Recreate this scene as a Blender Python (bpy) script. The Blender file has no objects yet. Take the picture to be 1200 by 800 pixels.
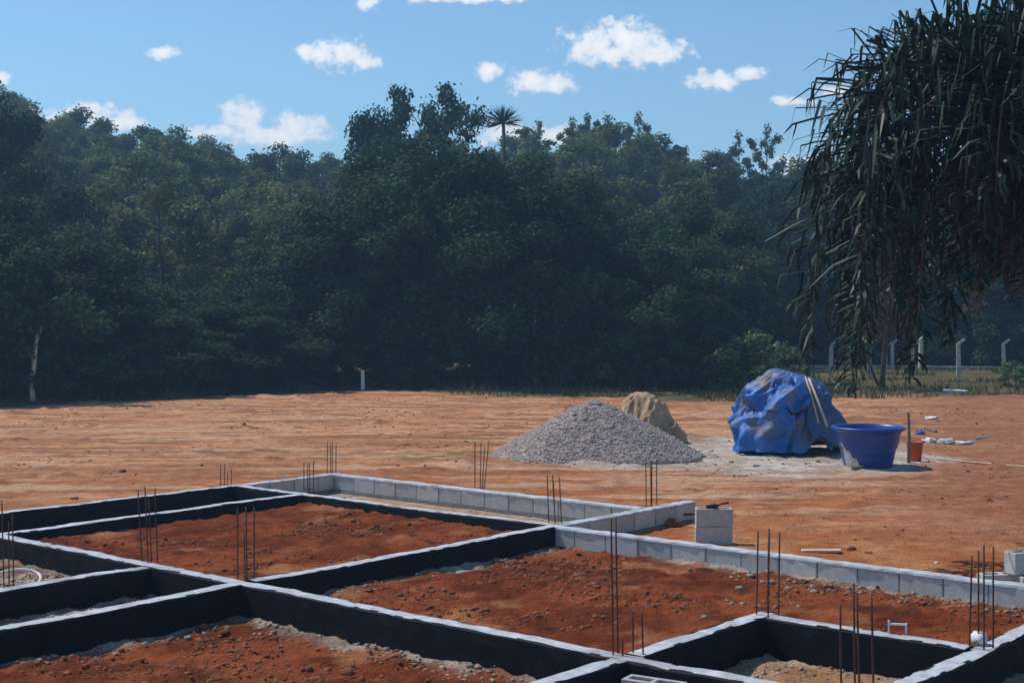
import bpy, bmesh, math, random
import numpy as np
from mathutils import Vector, Matrix
random.seed(7)
RNG = np.random.default_rng(11)
S = bpy.context.scene
COL = S.collection
R = math.radians

# ------------------------------------------------------------------ camera
CAMZ, F, PITCH = 2.58, 1700.0, 1.44
cam = bpy.data.cameras.new('camera')
cam.sensor_width = 36.0
cam.lens = 36.0 * F / 1200.0
cam.clip_end = 6000
cam_o = bpy.data.objects.new('camera', cam)
cam_o.location = (0, 0, CAMZ)
cam_o.rotation_euler = (R(90 - PITCH), 0, 0)
COL.objects.link(cam_o)
S.camera = cam_o
HOR = 400 - F * math.tan(R(PITCH))           # row of the horizon in the photograph


def at(px, Y):
    """sideways position of a photo column at distance Y"""
    return (px - 600) / F * Y


def dist(py, z=0.0):
    """distance of a point of height z seen on photo row py"""
    return (CAMZ - z) * F / (py - HOR)


def hgt(py, Y):
    return CAMZ - (py - HOR) * Y / F


# ------------------------------------------------------------------ light and sky
SUN_EL, SUN_DX, SUN_DY = 56.0, -0.87, 0.49
sun = bpy.data.lights.new('sun', 'SUN')
sun.energy = 3.3
sun.angle = R(0.53)
sun.color = (1.0, 0.95, 0.87)
sun_o = bpy.data.objects.new('sun', sun)
_d = Vector((SUN_DX, SUN_DY, 0)).normalized() * math.cos(R(SUN_EL)) + Vector((0, 0, math.sin(R(SUN_EL))))
sun_o.rotation_euler = _d.to_track_quat('Z', 'Y').to_euler()
COL.objects.link(sun_o)

W = bpy.data.worlds.new('World')
S.world = W
W.use_nodes = True
wn, wl = W.node_tree.nodes, W.node_tree.links
wn.clear()


def wm(op, a, b=None, c=None, clamp=False):
    n = wn.new('ShaderNodeMath'); n.operation = op; n.use_clamp = clamp
    for i, v in enumerate((a, b, c)):
        if v is None:
            continue
        if isinstance(v, (int, float)):
            n.inputs[i].default_value = v
        else:
            wl.new(v, n.inputs[i])
    return n.outputs[0]


sky = wn.new('ShaderNodeTexSky')
sky.sky_type = 'NISHITA'
sky.sun_disc = False
sky.sun_elevation = R(SUN_EL)
sky.sun_rotation = math.atan2(SUN_DX, SUN_DY)
sky.altitude = 700
sky.air_density = 1.0
sky.dust_density = 0.4
sky.ozone_density = 2.0
tc = wn.new('ShaderNodeTexCoord')
sep = wn.new('ShaderNodeSeparateXYZ')
wl.new(tc.outputs['Generated'], sep.inputs[0])
yy = wm('MAXIMUM', wm('ABSOLUTE', sep.outputs[1]), 0.02)
cu = wm('DIVIDE', sep.outputs[0], yy)
cv = wm('DIVIDE', sep.outputs[2], yy)
cmb = wn.new('ShaderNodeCombineXYZ')
wl.new(cu, cmb.inputs[0]); wl.new(cv, cmb.inputs[1])
# fluffy warp
nz = wn.new('ShaderNodeTexNoise')
nz.inputs['Scale'].default_value = 75
nz.inputs['Detail'].default_value = 7
nz.inputs['Roughness'].default_value = 0.62
wl.new(cmb.outputs[0], nz.inputs['Vector'])
nz2 = wn.new('ShaderNodeTexNoise')
nz2.inputs['Scale'].default_value = 170
nz2.inputs['Detail'].default_value = 5
wl.new(cmb.outputs[0], nz2.inputs['Vector'])
CLOUDS = [  # photo column, row, half width, half height
    (700, 54, 34, 20), (735, 50, 36, 22), (770, 61, 32, 12), (715, 62, 45, 12),
    (380, 65, 26, 12), (405, 66, 26, 17), (425, 74, 16, 8), (360, 62, 14, 7),
    (574, 86, 14, 10), (620, 97, 24, 13), (650, 100, 22, 11),
    (836, 95, 24, 10), (875, 86, 20, 8), (846, 98, 18, 9),
    (928, 120, 20, 5), (977, 108, 16, 7), (192, 62, 18, 7), (434, 5, 14, 9),
    (4, 92, 12, 6), (30, 133, 26, 8), (105, 138, 44, 14), (140, 145, 26, 9),
    (290, 140, 28, 17), (350, 150, 34, 14), (255, 155, 28, 9), (320, 160, 60, 12),
    (590, 158, 30, 12), (655, 160, 26, 10), (1150, 40, 40, 12), (940, 200, 40, 14),
    (545, 0, 60, 5), (-140, 60, 40, 16), (-230, 130, 70, 18), (1330, 90, 60, 18), (1450, 150, 50, 14),
    (300, -120, 60, 22), (900, -160, 80, 26), (1300, -210, 60, 20)]
best = None
for (px, py, rx, ry) in CLOUDS:
    s1 = wn.new('ShaderNodeVectorMath'); s1.operation = 'SUBTRACT'
    wl.new(cmb.outputs[0], s1.inputs[0]); s1.inputs[1].default_value = ((px - 600) / F, (HOR - py) / F, 0)
    s2 = wn.new('ShaderNodeVectorMath'); s2.operation = 'MULTIPLY'
    wl.new(s1.outputs[0], s2.inputs[0]); s2.inputs[1].default_value = (F / rx * .72, F / ry * .72, 0)
    s3 = wn.new('ShaderNodeVectorMath'); s3.operation = 'LENGTH'
    wl.new(s2.outputs[0], s3.inputs[0])
    v = wm('SUBTRACT', 1.0, s3.outputs['Value'])
    best = v if best is None else wm('MAXIMUM', best, v)
dens = wm('ADD', best, wm('MULTIPLY', wm('SUBTRACT', nz.outputs[0], 0.5), 2.5))
dens = wm('ADD', dens, wm('MULTIPLY', wm('SUBTRACT', nz2.outputs[0], 0.5), 0.7))
mr = wn.new('ShaderNodeMapRange'); mr.interpolation_type = 'SMOOTHSTEP'
wl.new(dens, mr.inputs[0]); mr.inputs[1].default_value = -0.05; mr.inputs[2].default_value = 0.6
cmask = wm('MULTIPLY', mr.outputs[0], 0.93)
mr2 = wn.new('ShaderNodeMapRange')
wl.new(dens, mr2.inputs[0]); mr2.inputs[1].default_value = 0.0; mr2.inputs[2].default_value = 1.1
ccol = wn.new('ShaderNodeMixRGB')
ccol.inputs[1].default_value = (6.3, 7.0, 7.9, 1); ccol.inputs[2].default_value = (9.6, 9.4, 9.0, 1)
wl.new(mr2.outputs[0], ccol.inputs[0])
tint = wn.new('ShaderNodeMixRGB'); tint.blend_type = 'MULTIPLY'; tint.inputs[0].default_value = 1
wl.new(sky.outputs[0], tint.inputs[1]); tint.inputs[2].default_value = (0.82, 1.02, 1.07, 1)
mixc = wn.new('ShaderNodeMixRGB')
wl.new(cmask, mixc.inputs[0]); wl.new(tint.outputs[0], mixc.inputs[1]); wl.new(ccol.outputs[0], mixc.inputs[2])
bg = wn.new('ShaderNodeBackground'); bg.inputs['Strength'].default_value = 0.115
wl.new(mixc.outputs[0], bg.inputs['Color'])
wo = wn.new('ShaderNodeOutputWorld'); wl.new(bg.outputs[0], wo.inputs['Surface'])

S.view_settings.view_transform = 'Standard'
S.view_settings.look = 'None'
S.view_settings.gamma = 1
S.view_settings.exposure = 0.17
S.view_settings.use_curve_mapping = False
try:
    S.cycles.filter_width = 1.65
    S.cycles.max_bounces = 6
    S.cycles.transparent_max_bounces = 6
except Exception:
    pass

# ------------------------------------------------------------------ numpy noise


def _hash(i, j, seed):
    n = (i.astype(np.int64) * 374761393 + j.astype(np.int64) * 668265263 + seed * 1442695041) & 0x7fffffff
    n = ((n ^ (n >> 13)) * 1274126177) & 0x7fffffff
    n = (n ^ (n >> 16)) & 0xffff
    return n / 65535.0


def vnoise(x, y, seed=0):
    xi, yi = np.floor(x), np.floor(y)
    fx, fy = x - xi, y - yi
    fx = fx * fx * (3 - 2 * fx); fy = fy * fy * (3 - 2 * fy)
    a = _hash(xi, yi, seed); b = _hash(xi + 1, yi, seed)
    c = _hash(xi, yi + 1, seed); d = _hash(xi + 1, yi + 1, seed)
    return (a * (1 - fx) + b * fx) * (1 - fy) + (c * (1 - fx) + d * fx) * fy


def fbm(x, y, oct=4, seed=0, gain=.5):
    s = 0; a = 1; t = 0
    for o in range(oct):
        s = s + a * vnoise(x * 2 ** o + 17.3 * o, y * 2 ** o - 9.1 * o, seed + o); t += a; a *= gain
    return s / t


def sstep(a, b, x):
    t = np.clip((x - a) / (b - a), 0, 1)
    return t * t * (3 - 2 * t)


# ------------------------------------------------------------------ helpers
def tag(o, label, cat, group=None):
    o['label'] = label; o['category'] = cat
    if group:
        o['group'] = group
    return o


def link(name, me, mat=None, parent=None, loc=None):
    o = bpy.data.objects.new(name, me)
    if mat is not None and me is not None and not len(me.materials):
        for m in (mat if isinstance(mat, (list, tuple)) else [mat]):
            me.materials.append(m)
    COL.objects.link(o)
    if parent:
        o.parent = parent
    if loc is not None:
        o.location = loc
    return o


def empty(name, loc=(0, 0, 0), rz=0.0):
    o = bpy.data.objects.new(name, None)
    o.empty_display_size = .2
    o.location = loc; o.rotation_euler = (0, 0, rz)
    COL.objects.link(o)
    return o


def np_mesh(name, V, Fc, smooth=False):
    """V (n,3), Fc (m,3) or (m,4) arrays"""
    me = bpy.data.meshes.new(name)
    V = np.asarray(V, np.float32); Fc = np.asarray(Fc, np.int32)
    k = Fc.shape[1]
    me.vertices.add(len(V)); me.vertices.foreach_set('co', V.ravel())
    me.loops.add(Fc.size); me.loops.foreach_set('vertex_index', Fc.ravel())
    me.polygons.add(len(Fc))
    me.polygons.foreach_set('loop_start', np.arange(0, Fc.size, k, dtype=np.int32))
    me.polygons.foreach_set('loop_total', np.full(len(Fc), k, np.int32))
    if smooth:
        me.polygons.foreach_set('use_smooth', np.ones(len(Fc), bool))
    me.update(calc_edges=True)
    return me


def py_mesh(name, V, Fc, smooth=False):
    me = bpy.data.meshes.new(name)
    me.from_pydata([tuple(v) for v in V], [], [tuple(f) for f in Fc])
    if smooth:
        for p in me.polygons:
            p.use_smooth = True
    me.update()
    return me


def box_vf(x0, x1, y0, y1, z0, z1):
    V = [(x0, y0, z0), (x1, y0, z0), (x1, y1, z0), (x0, y1, z0), (x0, y0, z1), (x1, y0, z1), (x1, y1, z1), (x0, y1, z1)]
    Fc = [(0, 3, 2, 1), (4, 5, 6, 7), (0, 1, 5, 4), (1, 2, 6, 5), (2, 3, 7, 6), (3, 0, 4, 7)]
    return V, Fc


def box_mesh(name, x0, x1, y0, y1, z0, z1, bev=0.0):
    bm = bmesh.new()
    V, Fc = box_vf(x0, x1, y0, y1, z0, z1)
    vs = [bm.verts.new(v) for v in V]
    for f in Fc:
        bm.faces.new([vs[i] for i in f])
    if bev:
        bmesh.ops.bevel(bm, geom=bm.edges[:], offset=bev, segments=1, affect='EDGES')
    me = bpy.data.meshes.new(name); bm.to_mesh(me); bm.free()
    return me


def tube_vf(pts, rad, n=6, cap=True):
    """tapered tube along a polyline -> V, F (lists)"""
    V, Fc = [], []
    pts = [Vector(p) for p in pts]
    ref = Vector((0.3, 0.9, 0.1)).normalized()
    for i, p in enumerate(pts):
        t = (pts[min(i + 1, len(pts) - 1)] - pts[max(i - 1, 0)]).normalized()
        if abs(t.dot(ref)) > .95:
            ref = Vector((1, 0, 0))
        a = t.cross(ref).normalized(); b = t.cross(a)
        r = rad[i] if hasattr(rad, '__len__') else rad
        for k in range(n):
            an = 2 * math.pi * k / n
            V.append(p + a * (r * math.cos(an)) + b * (r * math.sin(an)))
    for i in range(len(pts) - 1):
        for k in range(n):
            k2 = (k + 1) % n
            Fc.append((i * n + k, i * n + k2, (i + 1) * n + k2, (i + 1) * n + k))
    if cap:
        Fc.append(tuple(range(n - 1, -1, -1)))
        Fc.append(tuple(range((len(pts) - 1) * n, len(pts) * n)))
    return V, Fc


class MB:
    def __init__(self):
        self.V = []; self.F = []

    def add(self, vf, M=None):
        o = len(self.V)
        V, Fc = vf
        self.V += [tuple(M @ Vector(v)) if M else tuple(v) for v in V]
        self.F += [tuple(i + o for i in f) for f in Fc]
        return self

    def mesh(self, name, smooth=False):
        return py_mesh(name, self.V, self.F, smooth)


def ico(sub):
    bm = bmesh.new(); bmesh.ops.create_icosphere(bm, subdivisions=sub, radius=1)
    V = np.array([v.co[:] for v in bm.verts]); Fc = np.array([[v.index for v in f.verts] for f in bm.faces])
    bm.free()
    return V, Fc


ICO1 = ico(1); ICO2 = ico(2); ICO3 = ico(3)


# ------------------------------------------------------------------ materials
def mat(name, c1, c2, scale=8.0, rough=.85, bump=.3, bscale=None, detail=6, spec=.3, lo=.35, hi=.65, coords='Object',
        c3=None, s3=1.0, t3=(.52, .68), stretch=None, attr=None, translucent=0.0, metallic=0.0, dist=.02, rand=0.0):
    m = bpy.data.materials.new(name); m.use_nodes = True
    nt = m.node_tree; N, L = nt.nodes, nt.links
    b = N['Principled BSDF']
    b.inputs['Roughness'].default_value = rough
    b.inputs['Specular IOR Level'].default_value = spec
    b.inputs['Metallic'].default_value = metallic
    t = N.new('ShaderNodeTexCoord')
    src = t.outputs[coords]
    if stretch:
        mp = N.new('ShaderNodeMapping'); mp.inputs['Scale'].default_value = stretch
        L.new(src, mp.inputs[0]); src = mp.outputs[0]

    def noise(sc, det=detail):
        n = N.new('ShaderNodeTexNoise'); n.inputs['Scale'].default_value = sc; n.inputs['Detail'].default_value = det
        n.inputs['Roughness'].default_value = .6
        L.new(src, n.inputs['Vector']); return n.outputs[0]

    def rng(v, a, bb):
        r = N.new('ShaderNodeMapRange'); L.new(v, r.inputs[0]); r.inputs[1].default_value = a; r.inputs[2].default_value = bb
        return r.outputs[0]
    mx = N.new('ShaderNodeMixRGB'); L.new(rng(noise(scale), lo, hi), mx.inputs[0])
    mx.inputs[1].default_value = (*c1, 1); mx.inputs[2].default_value = (*c2, 1)
    out = mx.outputs[0]
    if c3:
        m3 = N.new('ShaderNodeMixRGB'); L.new(rng(noise(s3, 4), *t3), m3.inputs[0])
        L.new(out, m3.inputs[1]); m3.inputs[2].default_value = (*c3, 1); out = m3.outputs[0]
    if attr:
        a = N.new('ShaderNodeAttribute'); a.attribute_name = attr
        ml = N.new('ShaderNodeMixRGB'); ml.blend_type = 'MULTIPLY'; ml.inputs[0].default_value = 1
        L.new(out, ml.inputs[1]); L.new(a.outputs['Color'], ml.inputs[2]); out = ml.outputs[0]
    if rand:
        oi = N.new('ShaderNodeObjectInfo')
        hs = N.new('ShaderNodeHueSaturation')
        r = N.new('ShaderNodeMapRange'); L.new(oi.outputs['Random'], r.inputs[0])
        r.inputs[3].default_value = 1 - rand; r.inputs[4].default_value = 1 + rand
        L.new(r.outputs[0], hs.inputs['Value']); L.new(out, hs.inputs['Color']); out = hs.outputs[0]
    L.new(out, b.inputs['Base Color'])
    if bump:
        bp = N.new('ShaderNodeBump'); bp.inputs['Strength'].default_value = bump; bp.inputs['Distance'].default_value = dist
        L.new(noise(bscale or scale * 3), bp.inputs['Height']); L.new(bp.outputs[0], b.inputs['Normal'])
    if translucent:
        tr = N.new('ShaderNodeBsdfTranslucent'); L.new(out, tr.inputs[0])
        ms = N.new('ShaderNodeMixShader'); ms.inputs[0].default_value = translucent
        L.new(b.outputs[0], ms.inputs[1]); L.new(tr.outputs[0], ms.inputs[2])
        L.new(ms.outputs[0], N['Material Output'].inputs['Surface'])
    return m


M = {}
M['ground'] = mat('ground_earth', (.76, .73, .70), (1.36, 1.33, 1.30), 5.5, .97, .9, 26, 10, .05, lo=.3, hi=.7, attr='Col', dist=.05)  # mottle contrast widened to paint in some shade between clods
M['block'] = mat('concrete_block', (.44, .43, .41), (.55, .54, .52), 14, .92, .5, 160, c3=(.39, .375, .355), s3=3, rand=.12, dist=.004)
M['mortar'] = mat('mortar', (.20, .195, .185), (.30, .29, .28), 12, .95, .6, 60, dist=.01)
M['cap'] = mat('cement_cap', (.36, .38, .42), (.56, .58, .62), 9, .85, .5, 40, c3=(.30, .29, .29), s3=2.6, dist=.006)
M['paint'] = mat('bitumen_paint', (.006, .006, .009), (.012, .012, .016), 5, .7, .45, 26, spec=.15, dist=.01)
M['rust'] = mat('rebar_rust', (.055, .030, .022), (.12, .055, .035), 30, .8, .3, 120, dist=.002)
M['gravel'] = mat('gravel', (.35, .275, .238), (.48, .395, .350), 26, .95, .8, 60, c3=(.34, .30, .27), s3=1.6, dist=.03)
M['stone'] = mat('gravel_stone', (.29, .232, .208), (.49, .41, .372), 14, .9, .3, 40)
M['sand'] = mat('sand', (.40, .265, .155), (.50, .355, .22), 5, .97, .5, 50, c3=(.29, .18, .10), s3=2.6, dist=.02)
M['clod'] = mat('earth_clod', (.15, .048, .022), (.30, .115, .055), 5, .97, .5, 30, dist=.01)
M['rubble'] = mat('mortar_rubble', (.24, .185, .135), (.38, .32, .25), 6, .95, .5, 40, dist=.01)
M['bank'] = mat('broken_mortar', (.26, .20, .15), (.45, .375, .29), 7, .95, .5, 40, dist=.01)
M['tarp'] = mat('tarp', (.012, .095, .36), (.028, .18, .54), 4, .5, .5, 9, c3=(.15, .13, .135), s3=1.5, spec=.4, dist=.03, t3=(.45, .62))
M['tarp_dusty'] = mat('tarp_dusty', (.045, .085, .19), (.09, .12, .19), 3, .6, .5, 9, c3=(.03, .10, .30), s3=2, spec=.3, dist=.03)
M['tank'] = mat('tank_plastic', (.012, .045, .24), (.018, .060, .29), 3, .38, .05, 30, spec=.5)
M['splash'] = mat('mortar_splash', (.42, .41, .39), (.58, .57, .54), 14, .95, .4, 60)
M['white'] = mat('white_plastic', (.62, .62, .60), (.78, .78, .76), 8, .6, .2, 40)
M['black'] = mat('black_metal', (.012, .012, .014), (.03, .03, .03), 12, .5, .2, 60)
M['orange'] = mat('orange_plastic', (.50, .08, .02), (.62, .13, .03), 6, .5, .1, 30)
M['wood'] = mat('weathered_wood', (.16, .11, .07), (.28, .20, .13), 10, .9, .4, 40, stretch=(1, 1, .15))
M['plank'] = mat('pale_plank', (.50, .36, .28), (.66, .52, .42), 10, .9, .3, 40)
M['post'] = mat('concrete_post', (.34, .34, .32), (.50, .50, .47), 5, .9, .3, 40, c3=(.30, .30, .27), s3=2)
M['leaf'] = mat('leaf_dark', (.018, .042, .022), (.048, .088, .036), 1.1, .75, 0, spec=.10, attr='tint', translucent=.22, rand=.25)
M['leaf_hill'] = mat('leaf_hill', (.052, .085, .024), (.150, .175, .050), .6, .75, 0, spec=.10, attr='tint', translucent=.25, rand=.38)  # leaf colour raised to paint sunlight onto the hillside crowns
M['leaf_light'] = mat('leaf_light', (.05, .10, .025), (.10, .17, .04), 1.2, .5, 0, spec=.35, attr='tint', translucent=.35, rand=.2)
M['dry_leaf'] = mat('leaf_dry', (.06, .048, .034), (.11, .085, .055), 1.2, .8, 0, spec=.2, attr='tint', translucent=.2)
M['bark'] = mat('bark', (.035, .028, .022), (.085, .070, .055), 4, .95, .6, 18, stretch=(1, 1, .25))
M['bark_pale'] = mat('bark_pale', (.42, .39, .34), (.62, .58, .50), 3, .9, .4, 14, c3=(.20, .18, .15), s3=2, stretch=(1, 1, .35))
M['palm'] = mat('palm_leaflet', (.014, .030, .022), (.034, .058, .036), 2.5, .5, 0, spec=.22, attr='tint', translucent=.06)
M['palm_dead'] = mat('palm_dead_leaflet', (.022, .019, .014), (.055, .044, .030), 2.5, .7, 0, spec=.3, attr='tint', translucent=.1)
M['palm_stem'] = mat('palm_stem', (.10, .09, .045), (.17, .14, .07), 3, .7, .3, 20)
M['grass'] = mat('grass_blade', (.05, .06, .020), (.12, .10, .042), .35, .8, 0, spec=.2, attr='tint', translucent=.25)  # blade colour darkened to paint in shade from palm and trees

# ------------------------------------------------------------------ plan of the foundation
TH = 0.7055
HAZE = .0016
SI, CO = math.sin(TH), math.cos(TH)
TOP = 0.28
WW = 0.16


def pq(p, q, z=0.0):
    return Vector((p * SI - q * CO, p * CO + q * SI, z))


A1, A2, A3, A4, A5, A6 = 14.60, 13.28, 10.62, 9.37, 5.47, 3.79
B1, B2, B3, B4 = 13.40, 11.70, 7.59, 9.30
H2 = WW / 2


def treeline(u):
    """distance of the field's far edge by bearing"""
    px = 600 + u * F
    return np.interp(px, [-500, 0, 150, 300, 450, 600, 760, 880, 1000, 1300, 1800],
                     [34, 36.3, 38.6, 41.8, 43.2, 40.8, 39.2, 38.6, 40, 42, 44])


def height(X, Y, fine=True):
    X = np.asarray(X, float); Y = np.asarray(Y, float)
    p = X * SI + Y * CO; q = -X * CO + Y * SI
    base = .05 + .05 * (fbm(X * .35, Y * .35, 3, 3) - .5)
    # rooms
    def room(p0, p1, q0, q1):
        return (p > p0) & (p < p1) & (q > q0) & (q < q1)
    z = base.copy() + np.zeros_like(X)
    inside = np.zeros_like(X)
    r1 = room(B3 + H2, B2 + H2, A4 + H2, A2 + H2)
    z = np.where(r1, .185 + .05 * (fbm(X * 1.1, Y * 1.1, 3, 8) - .5), z)
    cor = room(B3 - 9, B2 + H2, A2 + H2, A1 + H2) | room(B2 + H2, B1 + H2, A4 + H2, A1 + H2)
    z = np.where(cor, .03, z)
    rl = room(-9, B3 + H2, A3 + H2, A2 + H2) | room(-9, B3 + H2, A2, A1)
    z = np.where(rl, .07 + .06 * (fbm(X * 1.4, Y * 1.4, 3, 21) - .4), z)
    rn = room(-9, B3 + H2, A4 + H2, A3 + H2)
    z = np.where(rn, .04, z)
    rf = room(-9, B3 + H2, A5 + H2, A4 + H2)
    z = np.where(rf, .03 + .10 * (fbm(X * .8, Y * .8, 3, 31) - .45), z)
    rm = room(B3 + H2, B2 + H2, A6 + H2, A4 + H2) & ~room(B3 + H2, B4 + H2, A6 + H2, A5 + H2)
    z = np.where(rm, .095 + .09 * (fbm(X * .7, Y * .7, 3, 41) - .5) - .05 * np.exp(-((p - B3 - .3) / .5) ** 2), z)
    rs = room(B3 + H2, B4 + H2, A6 + H2, A5 + H2)
    z = np.where(rs, .00 + .04 * (fbm(X * 1.3, Y * 1.3, 3, 51) - .5), z)
    inside = (r1 | rl | rn | rf | rm | rs | room(-9, B2 + H2, -9, A6 + H2) | room(-9, B3 + H2, -9, A5 + H2))
    # mortar and earth banked up against the feet of the walls
    if fine:
        e1 = (fbm(X * 3.2, Y * 3.2, 4, 61) - .5)
        e2 = (fbm(X * 9.5, Y * 9.5, 3, 71) - .5)
        amp = np.where(inside, 1.0, .36) * np.where(cor, .3, 1)
        near = 1 - sstep(22, 40, Y)
        e3 = (fbm(X * 17, Y * 17, 2, 75) - .5)
        z = z + amp * (.055 * e1 + .070 * e2 + .035 * e3) * (.25 + .75 * near)
        # scraped streaks of the levelled field
        st = fbm(X * .22 + 3, Y * 1.3, 4, 81) - .5
        z = z + np.where(inside | cor, 0, .06) * st * sstep(13, 19, Y)
        lump = np.maximum(fbm(X * 1.6, Y * 2.4, 3, 91) - .66, 0) * .35
        z = z + np.where(inside | cor, 0, lump) * sstep(14, 20, Y)
    z = z + .06 * np.exp(-((X - at(770, 8.97)) / .30) ** 2 - ((Y - 9.02) / .22) ** 2)
    # earth heap behind the far wall corner and along the wall
    d = p - (B1 + .9)
    z = z + .10 * np.exp(-(d / .45) ** 2) * sstep(10.2, 12.5, q) * (1 - sstep(14.2, 15.5, q)) * (p > B1)
    z = z + .10 * np.exp(-((q - A1 - .75) / .4) ** 2) * (q > A1 + .1) * (fbm(X * .9, Y * .9, 2, 5))
    # the wood rises on a hill behind the field
    u = X / np.maximum(Y, 1.0)
    D = treeline(u)
    pxs = 600 + u * F
    ridge = np.interp(pxs, [-600, 0, 100, 300, 500, 700, 900, 1200, 1800], [14, 12.0, 10.6, 9.0, 9.5, 9.6, 7.2, 6.5, 6])
    rise = sstep(D + 4, D + 74, Y)
    z = z + ridge * rise
    z = z + np.where(Y > D, .25 * (fbm(X * .2, Y * .2, 3, 14) - .5), 0)
    lawn = sstep(850, 960, pxs) * (Y > 38)
    z = np.where(lawn > .5, z - ridge * rise * (1 - sstep(58, 72, Y)), z)
    z = z - 9.0 * sstep(150, 320, np.hypot(X, Y)) * (ridge / 12)
    return z


def H(x, y):
    return float(height(np.array([x]), np.array([y]), False)[0])


# ------------------------------------------------------------------ ground sheet
def axis_lin(a, b, step):
    return np.arange(a, b, step)


ys = [-3.0]
while ys[-1] < 900:
    y = ys[-1]
    if y < 5: st = .25
    elif y < 15: st = .045
    elif y < 24: st = .045 + (y - 15) * .006
    elif y < 50: st = .10 + (y - 24) * .006
    else: st = .3 + (y - 50) * .05
    ys.append(y + st)
ys = np.array(ys)
xs = [0.0]
while xs[-1] < 600:
    x = xs[-1]
    if x < 5.5: st = .05
    elif x < 9: st = .08
    elif x < 20: st = .16
    else: st = .3 + (x - 20) * .06
    xs.append(x + st)
xs = np.array(xs); xs = np.concatenate([-xs[:0:-1], xs])
GX, GY = np.meshgrid(xs, ys)
GZ = height(GX, GY)
nx, ny = len(xs), len(ys)
V = np.stack([GX, GY, GZ], -1).reshape(-1, 3)
ii = np.arange(nx * ny).reshape(ny, nx)
FC = np.stack([ii[:-1, :-1], ii[:-1, 1:], ii[1:, 1:], ii[1:, :-1]], -1).reshape(-1, 4)
gme = np_mesh('ground', V, FC, True)
# soil colours, in places with shade painted in
X, Y = V[:, 0].astype(float), V[:, 1].astype(float)
p = X * SI + Y * CO; q = -X * CO + Y * SI
u = X / np.maximum(Y, 1); pxs = 600 + u * F


def C(*c):
    return np.array(c)[None, :]


def mixc_(a, b, t):
    return a * (1 - t[:, None]) + b * t[:, None]


n1 = fbm(X * .22, Y * .75, 5, 101); n2 = fbm(X * 1.3, Y * 1.3, 4, 111); n3 = fbm(X * 5, Y * 5, 3, 121)
col = mixc_(C(.48, .22, .105), C(.40, .15, .066), sstep(.40, .62, n1))
col = mixc_(col, C(.54, .32, .20), sstep(.52, .72, n2) * .7)
# paler, drier earth far out on the field
col = mixc_(col, C(.56, .295, .155), sstep(18, 26, Y) * .65)
streak = fbm(X * .12 + 5, Y * 1.25, 4, 131)
col = mixc_(col, C(.27, .115, .058), sstep(.56, .70, streak) * sstep(18, 22, Y) * .7)
fs = fbm(X * .55 + 9, Y * 3.4, 4, 133)
col = mixc_(col, C(.30, .135, .07), sstep(.50, .63, fs) * sstep(14, 18, Y) * .72)  # dark scrape streaks, deepened with painted relief shading
fs2 = fbm(X * 1.5 + 2, Y * 6.5, 3, 135)
col = mixc_(col, C(.25, .11, .055), sstep(.57, .70, fs2) * sstep(13.5, 17, Y) * .75)  # finer streaks, relief shading painted into the colour here too
col = mixc_(col, C(.58, .37, .235), sstep(.56, .70, fbm(X * .4 - 4, Y * 2.6, 4, 134)) * sstep(15, 19, Y) * .6)
# fresh redder soil turned up round the walls
red_near = np.exp(-((p - 13.3) / 1.6) ** 2) * sstep(-2, 3, q) * (1 - sstep(14, 16, q))
col = mixc_(col, C(.37, .125, .046), np.clip(red_near * 1.1, 0, 1) * sstep(.36, .55, n2))
# greenish weeds start on the field
wd = np.exp(-((X - at(500, 24)) / 2.2) ** 2 - ((Y - 24.3) / 1.1) ** 2) * sstep(.42, .6, n2)
col = mixc_(col, C(.19, .155, .06), np.clip(wd * 1.3, 0, 1) * .85)
right = sstep(980, 1150, pxs) * sstep(13, 18, Y)
col = mixc_(col, C(.30, .125, .070), right * .75)
# inside of the foundation
ins = (p < B2 + H2) & (q < A2 + H2) & (p > -9)
deep = mixc_(C(.150, .036, .014), C(.245, .066, .024), sstep(.36, .62, n2))
deep = mixc_(deep, C(.095, .026, .012), sstep(.52, .68, n3) * .7)  # dark specks paint in the shadows of clods
deep = mixc_(deep, C(.38, .165, .075), sstep(.60, .74, fbm(X * 1.9, Y * 1.9, 4, 141)) * .7)
col = np.where(ins[:, None], deep, col)
# sandy ground in the small room and the strip behind the far room
rs = (p > B3 + H2) & (p < B4 + H2) & (q > A6 + H2) & (q < A5 + H2)
sandy = mixc_(C(.36, .19, .095), C(.45, .27, .15), sstep(.4, .6, n2))
col = np.where(rs[:, None], sandy, col)
stp = (p > B2 + H2) & (p < B1 + H2) & (q > A4 + H2) & (q < A1 + H2)
col = np.where(stp[:, None], mixc_(C(.46, .27, .15), C(.40, .34, .28), sstep(.4, .6, n1)), col)
# spilt mortar along the wall feet
wall_d = np.full(len(X), 9.0)
for (kind, off, lo_, hi_) in [('a', A3, -9, B3), ('a', A4, -9, B2), ('a', A5, -9, B4), ('a', A6, -9, B2),
                              ('b', B3, 3, A1), ('b', B4, A6, A5), ('b', B2, 3.6, A4 - 1.2), ('b', B1, A4, A1)]:
    c_, o_ = (q, p) if kind == 'a' else (p, q)
    dd = off - c_
    wall_d = np.minimum(wall_d, np.where((dd > -.02) & (o_ > lo_) & (o_ < hi_), dd, 9))
mort = sstep(.30, .02, wall_d + .42 * (fbm(X * 2.2, Y * 2.2, 3, 151) - .35))
narrow = ((p < B3) & (q > A4 + H2) & (q < A2)).astype(float)
mort = np.maximum(mort, narrow * sstep(.22, .42, n2))
col = mixc_(col, mixc_(C(.30, .265, .22), C(.46, .41, .35), sstep(.4, .6, n3)), mort * .82)
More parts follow.
